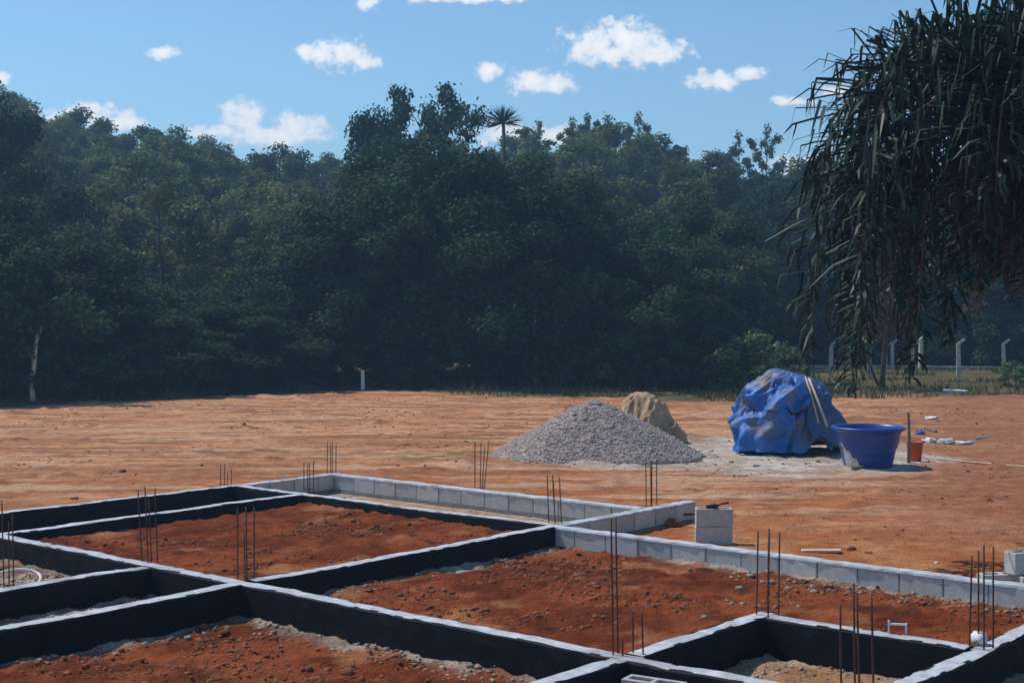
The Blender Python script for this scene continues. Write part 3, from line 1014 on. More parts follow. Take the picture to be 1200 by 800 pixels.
V_, F_ = tube_vf([(.145 * math.cos(a), .10 * math.sin(a) - .03, .31 + .02 * math.sin(a) - .06 * math.sin(a)) for a in np.linspace(0, -math.pi, 12)], .005, 5)
link('handle', py_mesh('handle', V_, F_, True), M['black'], bk)
tag(bk, 'orange plastic bucket behind the wooden stake', 'bucket')


def lump(name, x, y, sx_, sy_, sz_, matl, label, cat, seed, z=None, base=ICO3, sharp=.35, group=None, flat=False):
    bv, bf = base
    if flat:
        rj = np.random.default_rng(seed)
        bv = np.clip(bv * rj.uniform(.72, 1.22, (len(bv), 1)), -.82, .86)
    d = 1 + sharp * ((fbm(bv[:, 0] * 1.6 + seed, bv[:, 1] * 1.6 + bv[:, 2] * 1.3, 3, seed) - .5) * 2) + .5 * sharp * (np.abs(fbm(bv[:, 0] * 4 + seed, bv[:, 1] * 4 + bv[:, 2] * 3, 2, seed + 9) - .5) * 2 - .3)
    v = bv * d[:, None] * np.array([sx_, sy_, sz_])
    v[:, 2] = np.maximum(v[:, 2] + sz_ * .55, -.01)
    o = link(name, np_mesh(name, v, bf, not flat), matl, None, (x, y, H(x, y) - .01 if z is None else z))
    o.rotation_euler = (0, 0, seed * 1.3)
    return tag(o, label, cat, group)


# rubbish lying round the mixing place
def at_ground(px, py, z=.04):
    Yd = dist(py, z); return at(px, Yd), Yd


for (px, py, a, b, c, m_, lab, cat) in [
    (1090, 519, .16, .12, .09, 'white', 'crumpled white plastic bag beside the orange bucket', 'bag'),
    (1108, 520, .15, .10, .10, 'splash', 'dirty grey cement bag between two white bags', 'bag'),
    (1130, 520, .20, .10, .06, 'white', 'flattened white bag lying far out on the red ground', 'bag'),
    (1080, 510, .10, .10, .12, 'tank', 'small dark blue bundle behind the orange bucket', 'bundle'),
    (1092, 491, .22, .14, .06, 'white', 'white sheet of packaging on the bare red ground', 'packaging'),
    (888, 547, .05, .05, .04, 'clod', 'dark clod on the spilt cement before the tarpaulin', 'clod'),
]:
    x_, y_ = at_ground(px, py)
    lump('litter' if cat != 'bag' else 'crumpled_bag', x_, y_, a, b, c * .6, M[m_], lab, cat, px % 97, base=ICO3, flat=True, sharp=.9)
x_, y_ = at_ground(1160, 545, .04)
for (px0, py0, px1, py1, r0, mt, lab) in [
    (1085, 538, 1205, 549, .016, 'plank', 'long thin pole lying on the red ground beyond the water tank'),
    (1035, 547, 1000, 552, .030, 'wood', 'short brown stick lying on spilt cement before the tank'),
    (1098, 495, 1112, 496, .03, 'wood', 'dark wooden offcut beside the white packaging'),
    (1143, 516, 1165, 512, .03, 'plank', 'pale broken board on the red ground past the bags'),
    (1085, 503, 1098, 507, .03, 'wood', 'grey branch lying behind the bags'),
    (1106, 461, 1134, 462, .05, 'white', 'white board lying in the grass before the fence')]:
    a = at_ground(px0, py0); b = at_ground(px1, py1)
    za, zb = H(*a) + r0 * .8, H(*b) + r0 * .8
    n_ = 8
    pts = [(a[0] + (b[0] - a[0]) * t_ / n_, a[1] + (b[1] - a[1]) * t_ / n_, max(za + (zb - za) * t_ / n_, H(a[0] + (b[0] - a[0]) * t_ / n_, a[1] + (b[1] - a[1]) * t_ / n_) + r0 * .7)) for t_ in range(n_ + 1)]
    V_, F_ = tube_vf(pts, r0, 6)
    tag(link('stick', py_mesh('stick', V_, F_)), lab, 'stick').data.materials.append(M[mt])
# pale broken board behind the block wall, dark sheet on the far grey wall, rod through the end of the short wall
x_, y_ = at_ground(964, 643, .09)
o = link('plank', box_mesh('plank', -.20, .20, -.045, .045, 0, .025, .004), M['plank'], None, (x_, y_, H(x_, y_) + .005)); o.rotation_euler = (.02, -.03, R(-6))
tag(o, 'short pinkish board lying behind the block wall', 'plank')
x_ = at(698, 17.9); y_ = 17.9
lump('rubber_scrap', x_, y_, .20, .09, .05, M['black'], 'flat black scrap lying behind the long grey block wall', 'scrap', 13)
Pw = pq(14.2, A4 - .02, .14)
V_, F_ = tube_vf([Pw + Vector((-.18, -.06, .0)), Pw + Vector((.1, -.04, .012)), Pw + Vector((.34, -.02, .01))], .012, 7)
tag(link('iron_rod', py_mesh('iron_rod', V_, F_, True), M['rust']), 'rusty rod leaning on the loose end block of the short grey wall', 'rod')
x_, y_ = at_ground(788, 616, .06)
lump('earth_clod', x_, y_, .12, .10, .06, M['clod'], 'dark earth clod under the rusty rod', 'clod', 23)

# small white bracket and bag on the walls
Yb = (CAMZ - TOP) * F / (744 - HOR)
xb = at(1054, Yb)
br = empty('bracket', (xb, Yb, TOP + .004))
mb = MB(); mb.add(box_vf(-.065, -.053, -.012, .012, 0, .085)); link('upright', mb.mesh('upright'), M['white'], br)
mb = MB(); mb.add(box_vf(.053, .065, -.012, .012, 0, .072)); link('upright', mb.mesh('upright'), M['white'], br)
mb = MB(); mb.add(box_vf(-.0525, .0525, -.009, .009, .056, .068)); link('crossbar', mb.mesh('crossbar'), M['white'], br)
br.rotation_euler = (0, 0, R(-14))
tag(br, 'small white bracket standing on the short black wall', 'bracket')
Yb = (CAMZ - TOP) * F / (757 - HOR)
o = lump('crumpled_bag', at(1152, Yb), Yb + .03, .052, .05, .05, M['white'], 'crumpled white plastic bag inside the rebar on the black wall', 'bag', 31, z=TOP + .006, sharp=.5)
Yb = dist(798, .1)
lump('crumpled_bag', at(716, Yb), Yb, .05, .045, .05, M['splash'], 'pale lump of mortar beside the lone hollow block', 'mortar lump', 37, z=.08)
# loops of white hose on the rubble at the short wall
V_, F_ = tube_vf([(at(16, 12.2) + .17 * math.cos(a) - .10, 12.55 + .30 * math.sin(a), .16 + .09 * math.sin(a * .5)) for a in np.linspace(-.3, 3.3, 16)], .012, 6)
tag(link('hose', py_mesh('hose', V_, F_, True), M['white']), 'white hose loop on the pale rubble behind the short wall', 'hose')

# ------------------------------------------------------------------ clods, rubble (uncounted)


def scatter(name, n, box, keepf, smin, smax, matl, seed, label, cat, sink=.55, base=ICO1):
    r_ = np.random.default_rng(seed)
    x = r_.uniform(box[0], box[1], n * 3); y = r_.uniform(box[2], box[3], n * 3)
    p_ = x * SI + y * CO; q_ = -x * CO + y * SI
    k = keepf(x, y, p_, q_)
    x, y = x[k][:n], y[k][:n]
    z = height(x, y)
    s = smin + (smax - smin) * r_.random(len(x)) ** 3.2
    P = np.stack([x, y, z + s * (.5 - sink)], 1)
    o = link(name, rocks(name, P, s, base, seed), matl)
    o['kind'] = 'stuff'
    return tag(o, label, cat)


def off_walls(p_, q_, m=.05):
    k = np.ones(len(p_), bool)
    for a in (A1, A2, A3, A4, A5, A6):
        k &= ~((q_ > a - m) & (q_ < a + WW + m))
    for b in (B1, B2, B3, B4):
        k &= ~((p_ > b - m) & (p_ < b + WW + m))
    return k


scatter('soil_clods', 14000, (-5, 6, 7.2, 16.5), lambda x, y, p_, q_: off_walls(p_, q_) & (p_ < B2) & (q_ < A2) & (vnoise(x * 1.5, y * 1.5, 77) + .5 * vnoise(x * 4, y * 4, 76) > .82) & ~((p_ > B3) & (p_ < B4 + .1) & (q_ < A5)),
        .006, .034, M['clod'], 51, 'loose clods of red earth inside the foundation', 'clods')
scatter('field_clods', 5000, (-11, 11, 15, 40), lambda x, y, p_, q_: off_walls(p_, q_) & ((p_ > B1 + .3) | (q_ > A1 + .3) | ((p_ > B2 + .3) & (q_ < A4 - .2))) & (vnoise(x * .7, y * .7, 78) > .5) & (y < treeline(x / y) - .5),
        .008, .040, M['clod'], 52, 'small clods scattered over the levelled field', 'clods')


def near_feet(x, y, p_, q_):
    k = np.zeros(len(x), bool)
    for a, lo_, hi_ in ((A4, -9, B2), (A5, B3, B4), (A6, B3, B4), (A3, -9, B3)):
        k |= (a - q_ > .02) & (a - q_ < .34) & (p_ > lo_) & (p_ < hi_)
    for b, lo_, hi_ in ((B3, 3, A4), (B4, A6, A5), (B2, 4, 6.6), (B1, A4, A1)):
        k |= (b - p_ > .02) & (b - p_ < .36) & (q_ > lo_) & (q_ < hi_)
    k |= (p_ < B3 - .05) & (q_ > A4 + WW + .05) & (q_ < A3 - .05)
    k |= (p_ < B3 - .05) & (q_ > A3 + WW + .05) & (q_ < A2 - .3)
    k |= (np.hypot(x - at(670, 10.2), (y - 10.2) * 1.4) < .38)
    k |= (np.hypot(x - at(890, 11.6), (y - 11.6) * 1.0) < .55)
    return k & off_walls(p_, q_, .03) & (vnoise(x * 3, y * 3, 79) > .42)


scatter('mortar_rubble', 6500, (-6, 5, 7.4, 18), near_feet, .006, .030, M['rubble'], 53, 'pale mortar rubble along the feet of the walls', 'rubble', base=CUB)
def banks(x, y, p_, q_):
    k = (p_ > B2 - .55) & (p_ < B2 - .04) & (q_ > 5.3) & (q_ < 7.1)
    k |= (p_ > B4 - .34) & (p_ < B4 - .04) & (q_ > A6 + .2) & (q_ < A5)
    k |= (q_ > A5 - .34) & (q_ < A5 - .04) & (p_ > B3 + .2) & (p_ < B4)
    k |= (p_ > B3 - .40) & (p_ < B3 - .04) & (q_ > 6.2) & (q_ < 7.9)
    k |= (p_ > B3 - .5) & (p_ < B3 - .04) & (q_ > 8.7) & (q_ < A4)
    return k & (vnoise(x * 2.3, y * 2.3, 99) > .38)


scatter('broken_mortar', 4200, (-2, 5, 7.6, 14.5), banks, .006, .026, M['bank'], 57, 'grey broken mortar banked along the wall feet', 'rubble', sink=.45, base=CUB)
scatter('spilt_gravel', 2500, (0, 5, 21.4, 26), lambda x, y, p_, q_: np.hypot((x - at(697, 24.2)) / 2.1, (y - 24.2) / 1.9) < 1, .008, .03, M['stone'], 54, 'gravel bits spread round the grey heap', 'gravel', base=OCT)
# larger lumps one can pick out
k = 0
for (px, py, s, m_) in [(236, 738, .085, 'clod'), (262, 742, .06, 'clod'), (218, 748, .05, 'rubble'), (155, 752, .05, 'clod'), (88, 746, .06, 'rubble'), (110, 752, .05, 'clod'),
                        (300, 740, .06, 'clod'), (340, 745, .045, 'clod'), (52, 774, .05, 'clod'), (405, 792, .09, 'clod'), (208, 590, .06, 'clod'), (398, 590, .06, 'clod'),
                        (880, 676, .07, 'rubble'), (868, 690, .06, 'rubble'), (905, 684, .07, 'rubble'), (925, 690, .06, 'rubble'), (955, 694, .07, 'rubble'), (1065, 700, .05, 'clod'),
                        (905, 748, .07, 'rubble'), (925, 755, .07, 'rubble'), (945, 760, .06, 'rubble'), (965, 764, .07, 'rubble'), (880, 764, .06, 'rubble'), (765, 678, .045, 'clod'),
                        (595, 666, .04, 'rubble'), (573, 657, .035, 'rubble'), (142, 553, .10, 'clod'), (85, 585, .09, 'clod'), (1000, 645, .10, 'clod'), (1020, 650, .07, 'clod'), (1100, 660, .04, 'white')]:
    x_, y_ = at_ground(px, py, .06)
    z_ = H(x_, y_); Yd = dist(py, z_); x_ = at(px, Yd)
    p_, q_ = x_ * SI + Yd * CO, -x_ * CO + Yd * SI
    s *= .72
    lump('earth_clod' if m_ == 'clod' else 'rubble_lump', x_, Yd, s, s * .8, s * .5, M[m_],
         {'clod': 'fist-sized dark red clod lying on the turned earth', 'rubble': 'pale grey lump of broken mortar near a wall foot', 'white': 'small white pebble on the red ground behind the block wall'}[m_],
         {'clod': 'clod', 'rubble': 'rubble', 'white': 'pebble'}[m_], 60 + k, base=ICO2, flat=True, group={'clod': 'large earth clods', 'rubble': 'large rubble lumps', 'white': None}[m_])
    k += 1

# ------------------------------------------------------------------ fence posts


def post_mesh(h, bend, w=.15):
    mb = MB()
    V, Fc = box_vf(-w / 2, w / 2, -w / 2, w / 2, -.15, h)
    # tapered shaft
    V = [(x * (1 if z < 0 else .82), y * (1 if z < 0 else .82), z) for x, y, z in V]
    if bend:
        t_ = .82 * w / 2
        o = len(V)
        dx, dz = .22, .17
        V += [(dx - t_ * .3, -t_ * .8, h + dz + t_ * .6), (dx + t_ * .6, -t_ * .8, h + dz - t_ * .6), (dx + t_ * .6, t_ * .8, h + dz - t_ * .6), (dx - t_ * .3, t_ * .8, h + dz + t_ * .6)]
        Fc = [f for f in Fc if f != (4, 5, 6, 7)]
        # 4:(-,-) 5:(+,-) 6:(+,+) 7:(-,+)
        Fc += [(4, 5, o + 1, o), (5, 6, o + 2, o + 1), (6, 7, o + 3, o + 2), (7, 4, o, o + 3), (o, o + 1, o + 2, o + 3)]
    mb.add((V, Fc))
    return mb.mesh('fence_post')


for (px, py0, py1, bend, Yd, lab) in [
    (1177, 403, 440, 1, 52, 'front'), (1124, 403, 446, 1, 50.5, 'front'), (1071, 405, 446, 1, 50.5, 'front'), (1019, 404, 446, 1, 50.5, 'front'), (974, 404, 446, 1, 50.5, 'front'),
    (1230, 402, 440, 1, 52, 'front'),
    (1079, 397, 436, 1, 57, 'back'), (1046, 402, 436, 1, 57, 'back'), (1038, 406, 436, 1, 57, 'back'), (997, 402, 436, 1, 57, 'back'), (911, 400, 452, 0, 46, 'straight'), (902, 419, 452, 0, 46.5, 'short')]:
    x_ = at(px, Yd); z_ = H(x_, Yd)
    h_ = hgt(py0, Yd) - z_
    o = link('fence_post', post_mesh(h_, bend), M['post'], None, (x_, Yd, z_))
    o.rotation_euler = (random.uniform(-.02, .02), random.uniform(-.03, .03), random.uniform(-.35, .2))
    tag(o, {'front': 'grey concrete fence post with bent top in the nearer row on the grass', 'back': 'grey concrete fence post with bent top standing on the low kerb wall',
            'straight': 'straight pale fence post without a bend behind the tarpaulin', 'short': 'short thin fence post beside the straight one behind the tarpaulin'}[lab], 'fence post', 'concrete fence posts')
# low kerb wall of the back row
V = []; Fc = []
kx = np.linspace(at(925, 57.5), at(1260, 57.5), 40)
for x_ in kx:
    z_ = H(x_, 57.5)
    V += [(x_, 57.4, z_ - .2), (x_, 57.4, z_ + .13), (x_, 57.6, z_ + .13), (x_, 57.6, z_ - .2)]
for i in range(len(kx) - 1):
    for j in range(3):
        a = i * 4 + j; Fc.append((a, a + 4, a + 5, a + 1))
tag(link('kerb_wall', py_mesh('kerb_wall', V, Fc), M['post']), 'low grey kerb wall under the back row of fence posts', 'kerb wall')
# single white marker post
Yd = 43.3; x_ = at(425, Yd); z_ = H(x_, Yd)
tag(link('marker_post', post_mesh(hgt(434, Yd) - z_, 0, .11), M['white'], None, (x_, Yd, z_)), 'short white marker post at the far edge of the field', 'marker post')

# ------------------------------------------------------------------ trees


def leaf_mesh(name, Cn, Rd, n, size, seed, up=.35, droop=0.0, hollow=.55, tint=None):
    """leaves as small folded diamonds spread through ellipsoid clumps; Cn (k,3), Rd (k,3)"""
    r_ = np.random.default_rng(seed)
    k = len(Cn)
    vol = (Rd[:, 0] * Rd[:, 1] * Rd[:, 2]) ** .75
    ci = r_.choice(k, n, p=vol / vol.sum())
    d = r_.normal(size=(n, 3)); d /= np.linalg.norm(d, axis=1)[:, None]
    rad = hollow + (1 - hollow) * r_.random(n) ** .7
    rad *= 1 + .18 * r_.normal(size=n)
    c = Cn[ci] + d * Rd[ci] * rad[:, None]
    nrm = d * .6 + np.array([0, 0, up]) + r_.normal(size=(n, 3)) * .55
    nrm /= np.linalg.norm(nrm, axis=1)[:, None]
    t = np.cross(nrm, r_.normal(size=(n, 3))); t /= np.linalg.norm(t, axis=1)[:, None]
    t[:, 2] -= droop; t /= np.linalg.norm(t, axis=1)[:, None]
    b = np.cross(nrm, t)
    s = size * r_.uniform(.6, 1.35, n)[:, None]
    v0 = c - t * s * .55; v2 = c + t * s * .55
    v1 = c + b * s * .30 + nrm * s * .08; v3 = c - b * s * .30 + nrm * s * .08
    V = np.stack([v0, v1, v2, v3], 1).reshape(-1, 3)
    Fc = np.arange(4 * n).reshape(n, 4)
    me = np_mesh(name, V, Fc)
    tv = r_.uniform(.72, 1.3, k)[ci] * r_.uniform(.8, 1.2, n)
    warm = r_.uniform(-.12, .16, k)[ci]
    colr = np.stack([tv * (1 + warm), tv, tv * (1 - warm), np.ones(n)], 1)
    a = me.color_attributes.new('tint', 'FLOAT_COLOR', 'POINT')
    a.data.foreach_set('color', np.repeat(colr, 4, 0).astype(np.float32).ravel())
    return me


def skeleton(seed, Ht, trunk_r, crown_lo, spread, nb, kind='dome', lean=0.0, gap=1.0):
    """trunk and limb tubes + clump list"""
    r_ = random.Random(seed)
    mb = MB()
    pts = []; rad = []
    lx, ly = r_.uniform(-.06, .06) + lean, r_.uniform(-.06, .06)
    for i in range(7):
        f = i / 6
        pts.append((lx * Ht * f + r_.uniform(-.06, .06) * (i > 0), ly * Ht * f + r_.uniform(-.06, .06) * (i > 0), Ht * .86 * f - .2 * (i == 0)))
        rad.append(trunk_r * (1.25 if i == 0 else 1) * (1 - .78 * f))
    mb.add(tube_vf(pts, rad, 7))
    Cn, Rd = [], []

    def trunk_at(z):
        f = max(0, min(1, z / (Ht * .86)))
        k = min(5, int(f * 6)); g_ = f * 6 - k
        return Vector(pts[k]).lerp(Vector(pts[k + 1]), g_)
    for b in range(nb):
        f = (b + r_.random() * .8) / nb
        z = Ht * (crown_lo + (0.80 - crown_lo) * f)
        an = b * 2.399 + r_.uniform(-.4, .4)
        if kind == 'dome':
            rr = spread * (math.sin(math.pi * (.22 + .70 * f)) ** .8) * r_.uniform(.65, 1.1)
            rise = r_.uniform(.05, .35) * Ht * .3
        elif kind == 'umbrella':
            rr = spread * r_.uniform(.45, 1.0); rise = Ht * r_.uniform(.10, .24)
        else:
            rr = spread * r_.uniform(.4, 1.0) * (1 - .35 * f); rise = Ht * r_.uniform(.02, .15)
        a = trunk_at(z)
        e = a + Vector((math.cos(an) * rr, math.sin(an) * rr, rise))
        if e.z > Ht: e.z = Ht - r_.uniform(0, .3)
        m_ = a.lerp(e, .5) + Vector((r_.uniform(-.1, .1), r_.uniform(-.1, .1), -.06 * rr + .1 * rise))
        br = trunk_r * .45 * (1 - .6 * f)
        mb.add(tube_vf([a, m_, e], [br, br * .6, br * .22], 5, False))
        ns = 3 if kind != 'sparse' else 2
        for s_ in range(ns):
            an2 = an + r_.uniform(-1.1, 1.1)
            l2 = rr * r_.uniform(.2, .5) + .15
            t_ = r_.uniform(.45, 1)
            st = a.lerp(e, t_)
            e2 = st + Vector((math.cos(an2) * l2, math.sin(an2) * l2, r_.uniform(-.1, .5) * l2))
            if e2.z > Ht: e2.z = Ht - r_.uniform(0, .2)
            mb.add(tube_vf([st, e2], [br * .4, br * .15], 4, False))
            c_ = r_.uniform(.75, 1.25) * spread * .30 * gap
            Cn.append(tuple(e2)); Rd.append((c_, c_, c_ * r_.uniform(.55, .8)))
        c_ = r_.uniform(.8, 1.2) * spread * .30 * gap
        Cn.append(tuple(e)); Rd.append((c_, c_, c_ * r_.uniform(.55, .8)))
    tp_ = trunk_at(Ht * .84)
    Cn.append((tp_.x, tp_.y, Ht * .9)); Rd.append((spread * .34 * gap, spread * .34 * gap, Ht * .09))
    return mb, np.array(Cn), np.array(Rd)


def proto(seed, kind, Ht, spread, nb, lo, leaves, lsize, leafmat, barkmat='bark', trunk_r=.14, gap=1.0, lean=0, hollow=.45):
    mb, Cn, Rd = skeleton(seed, Ht, trunk_r, lo, spread, nb, kind, lean, gap)
    tm = mb.mesh('trunk', True); tm.materials.append(M[barkmat])
    cm = leaf_mesh('crown', Cn, Rd, leaves, lsize, seed, hollow=hollow); cm.materials.append(M[leafmat])
    return tm, cm


def plant_tree(name, pr, x, y, s, rz, label, cat='tree', group=None, z=None, sz=None):
    e = empty(name, (x, y, (H(x, y) if z is None else z) - .05), rz)
    e.scale = (s, s, s if sz is None else sz)
    link('trunk', pr[0], None, e); link('crown', pr[1], None, e)
    return tag(e, label, cat, group)


# unit trees are about 8 m high
FR = [proto(100 + i, 'dome', 8.0, 2.5, 15, .10, 24000, .155, 'leaf') for i in range(4)]
HL = [proto(200 + i, 'dome', 7.0, 2.5, 12, .22, 11000, .23, 'leaf_hill') for i in range(4)]
UMB = proto(300, 'umbrella', 9.0, 3.3, 13, .50, 7500, .20, 'leaf', gap=.62, trunk_r=.20, hollow=.2)
SPA = [proto(310 + i, 'sparse', 8.0, 2.0, 10, .45, 1500, .24, 'leaf_hill', gap=.62, trunk_r=.11, hollow=.1) for i in range(3)]
BUSH = [proto(330 + i, 'dome', 2.2, 1.2, 10, .08, 3500, .13, 'leaf', trunk_r=.05) for i in range(2)]
BUSHL = [proto(340 + i, 'dome', 2.0, 1.1, 9, .08, 2600, .14, 'leaf_light', trunk_r=.05) for i in range(2)]

rt = random.Random(5)
topx = [-220, -60, 0, 60, 120, 190, 260, 320, 370, 420, 470, 530, 580, 630, 680, 730, 780, 830, 880, 940]
topy = [200, 190, 190, 235, 275, 315, 330, 300, 205, 165, 152, 146, 140, 146, 205, 285, 225, 195, 240, 280]
px = -210.0
while px < 815:
    for row in range(2):
        u_ = (px + rt.uniform(-12, 12) + row * 22 - 600) / F
        Yd = float(treeline(np.array(u_))) + 2.6 + float(np.interp(600 + u_ * F, [480, 620], [0, 2.6])) + row * 4.2 + rt.uniform(-.4, 1.2)
        x_ = u_ * Yd; z_ = H(x_, Yd)
        tyy = np.interp(600 + u_ * F, topx, topy) + rt.uniform(-6, 34) + (0 if row else 26)
        h_ = hgt(tyy, Yd) - z_
        pr = rt.choice(FR); s_ = h_ / 8.0
        wd_ = min(1.25, max(.78, s_ * rt.uniform(.85, 1.1)))
        plant_tree('forest_tree', pr, x_, Yd, wd_, rt.uniform(0, 6.28), ('dark leafy tree in the outer row of the wood, right at the field edge', 'dark leafy tree in the second row, behind those at the field edge')[row], group='trees edging the field', sz=s_)
    px += rt.uniform(40, 52)
# undergrowth in front of the trees
px = -180.0
while px < 850:
    u_ = (px - 600) / F
    Yd = float(treeline(np.array(u_))) + rt.uniform(1.2, 2.4) + float(np.interp(px, [480, 620], [0, 2.6]))
    s_ = rt.uniform(.55, 1.0)
    plant_tree('shrub', rt.choice(BUSH), u_ * Yd, Yd, s_, rt.uniform(0, 6.28), 'dark green shrub at the foot of the forest edge', 'shrub', 'shrubs along the forest edge')
    px += rt.uniform(26, 44)
# trees past the fence, right
for row, Yr in enumerate((61, 67, 74)):
    px = 885.0 + row * 13
    while px < 1420:
        u_ = (px - 600) / F; Yd = Yr + rt.uniform(-1.5, 2)
        h_ = hgt((250 if row == 0 else 205 if row == 1 else 190) + rt.uniform(-25, 25), Yd) - H(u_ * Yd, Yd)
        s_ = h_ / 8
        plant_tree('forest_tree', rt.choice(FR), u_ * Yd, Yd, min(s_ * 1.15, 1.3), rt.uniform(0, 6.28), ('dark tree just behind the kerb wall and fence posts', 'dark tree deeper in the wood beyond the fence posts', 'taller dark tree at the back of the wood beyond the fence')[row], group='trees beyond the fence', sz=s_)
        px += rt.uniform(46, 62)
px = 880.0
while px < 1300:
    u_ = (px - 600) / F; Yd = 59 + rt.uniform(0, 1.0)
    plant_tree('shrub', rt.choice(BUSH), u_ * Yd, Yd, rt.uniform(.8, 1.3), rt.uniform(0, 6.28), 'dark green shrub behind the low kerb wall', 'shrub', 'shrubs behind the kerb wall')
    px += rt.uniform(28, 44)
# the wooded hillside
yr = 56.0
while yr < 122:
    stepx = 4.6 + (yr - 56) * .02
    x_ = -.42 * yr
    while x_ < .44 * yr:
        xx = x_ + rt.uniform(-1.3, 1.3); Yd = yr + rt.uniform(-1.8, 1.8)
        pxx = 600 + xx / Yd * F
        if not (pxx > 860 and yr < 78):
            s_ = rt.uniform(.62, .98) * (1.0 + (.1 if rt.random() < .2 else 0))
            plant_tree('hillside_tree', rt.choice(HL), xx, Yd, s_, rt.uniform(0, 6.28), 'olive green tree low on the wooded hillside, just above the dark edge trees' if yr < 72 else 'olive green tree halfway up the wooded hillside' if yr < 92 else 'olive green tree along the crest of the wooded hill', group='hillside trees')
        x_ += stepx * rt.uniform(.85, 1.3)
    yr += 5.4 + (yr - 56) * .04

# trees that stand out
Yd = 62.0; x_ = at(503, Yd); z_ = H(x_, Yd); h_ = hgt(106, Yd) - z_
plant_tree('umbrella_tree', UMB, x_, Yd, .72, 2.0, 'tall tree with a wide airy crown rising highest above the wood', sz=h_ / 9.0, z=z_)
for (px_, py_, sw, lab, i) in [(448, 118, .5, 'lower round-topped tree next to the tall airy one', 0)]:
    Yd = 60.0; x_ = at(px_, Yd); z_ = H(x_, Yd)
    plant_tree('forest_tree', FR[2], x_, Yd, .7, 1.0, lab, sz=(hgt(py_, Yd) - z_) / 8, z=z_)
k = 0
for (px_, py_, Yd) in [(632, 138, 95), (668, 133, 100), (690, 128, 100), (716, 130, 98), (742, 128, 102), (752, 150, 104), (868, 150, 105), (896, 142, 108), (918, 178, 106), (778, 162, 100)]:
    x_ = at(px_, Yd); z_ = H(x_, Yd); h_ = hgt(py_, Yd) - z_
    plant_tree('ridge_tree', SPA[k % 3], x_, Yd, .78, k * 1.7, 'thin see-through tree standing out on the ridge against the sky', group='sparse trees on the ridge', sz=h_ / 8.0, z=z_)
    k += 1
# tall tree at the left margin
Yd = 52.0; x_ = at(-8, Yd); z_ = H(x_, Yd)
plant_tree('forest_tree', FR[1], x_, Yd, .9, .6, 'tall dark tree rising above the hillside at the edge of the wood', sz=(hgt(100, Yd) - z_) / 8, z=z_)
# pale forked trunk
Yd = 37.6; x_ = at(38, Yd); z_ = H(x_, Yd)
pt = empty('pale_tree', (x_, Yd, z_))
mb = MB()
k_ = Yd / F
mb.add(tube_vf([(0, 0, -.1), (-.03, 0, 20 * k_), (.04, .02, 45 * k_), (.08, .05, 70 * k_), (.14, .4, 90 * k_), (.15, .9, 2.5)], [.075, .065, .055, .042, .032, .02], 7))
mb.add(tube_vf([(.02, .01, 36 * k_), (-.05, .1, 55 * k_), (-.06, .4, 70 * k_), (-.1, .9, 2.3)], [.035, .028, .022, .012], 6, False))
link('trunk', mb.mesh('trunk', True), M['bark_pale'], pt)
_rr = np.random.default_rng(77)
Cn = np.stack([_rr.normal(0, .7, 12), _rr.normal(.1, .5, 12), _rr.uniform(1.9, 4.2, 12)], 1); Rd = np.tile([.5, .5, .32], (12, 1))
link('crown', leaf_mesh('crown', Cn, Rd, 1500, .18, 78), M['leaf'], pt)
tag(pt, 'slender forked tree with a pale bare trunk at the forest edge', 'tree')
# second faint pale trunk in the middle
Yd = 44.4; x_ = at(627, Yd); z_ = H(x_, Yd)
pt = empty('pale_tree', (x_, Yd, z_))
mb = MB(); mb.add(tube_vf([(0, 0, -.1), (.02, 0, .7), (-.02, .02, 1.5), (.03, .05, 3.0)], [.06, .05, .045, .03], 6))
link('trunk', mb.mesh('trunk', True), M['bark_pale'], pt)
Cn = np.stack([_rr.normal(0, .6, 9), _rr.normal(.3, .4, 9), _rr.uniform(1.9, 3.6, 9)], 1); Rd = np.tile([.5, .45, .3], (9, 1))
link('crown', leaf_mesh('crown', Cn, Rd, 1300, .16, 79), M['leaf_light'], pt)
tag(pt, 'short straight pale trunk with light leaves at the forest edge behind the gravel', 'tree')
# lighter shrubs
for (px_, py_, Yd, s_, lab) in [(890, 425, 42.5, .95, 'light green shrub just behind the tarpaulin'), (865, 420, 43.5, .8, 'light green shrub at the dark gap before the tarpaulin'), (700, 430, 44.6, .9, 'light green shrub at the forest edge above the gravel heap'),
                             (655, 440, 44.2, .6, 'small light green shrub beside the pale trunk'), (1190, 455, 44, .42, 'low green bush on the grass below the fence')]:
    x_ = at(px_, Yd)
    plant_tree('shrub', BUSHL[int(px_) % 2], x_, Yd, s_, px_, lab, 'shrub')
# small bare tree in front of the fence
Yd = 43.0; x_ = at(1034, Yd); z_ = H(x_, Yd)
bt = empty('small_tree', (x_, Yd, z_))
mb = MB()
mb.add(tube_vf([(0, 0, -.1), (.02, 0, .5), (.08, 0, 1.2), (.16, .05, 2.0), (.14, .1, 3.0)], [.10, .085, .075, .05, .02], 7))
mb.add(tube_vf([(-.02, -.08, .0), (-.22, -.05, .35), (-.42, 0, .9), (-.5, .0, 1.5)], [.05, .045, .035, .015], 6))
mb.add(tube_vf([(.08, 0, 1.1), (.28, 0, 1.6), (.36, .05, 2.1)], [.04, .03, .012], 5, False))
link('trunk', mb.mesh('trunk', True), M['bark'], bt)
Cn = np.stack([_rr.normal(-.1, .75, 16), _rr.normal(0, .5, 16), _rr.uniform(1.7, 3.6, 16)], 1); Rd = np.tile([.42, .42, .5], (16, 1))
link('crown', leaf_mesh('crown', Cn, Rd, 2600, .12, 81, up=0, droop=1.2, hollow=.1), M['dry_leaf'], bt)
tag(bt, 'small dark-stemmed tree with dry brown foliage before the fence', 'tree')

# spiky rosette palm on the skyline


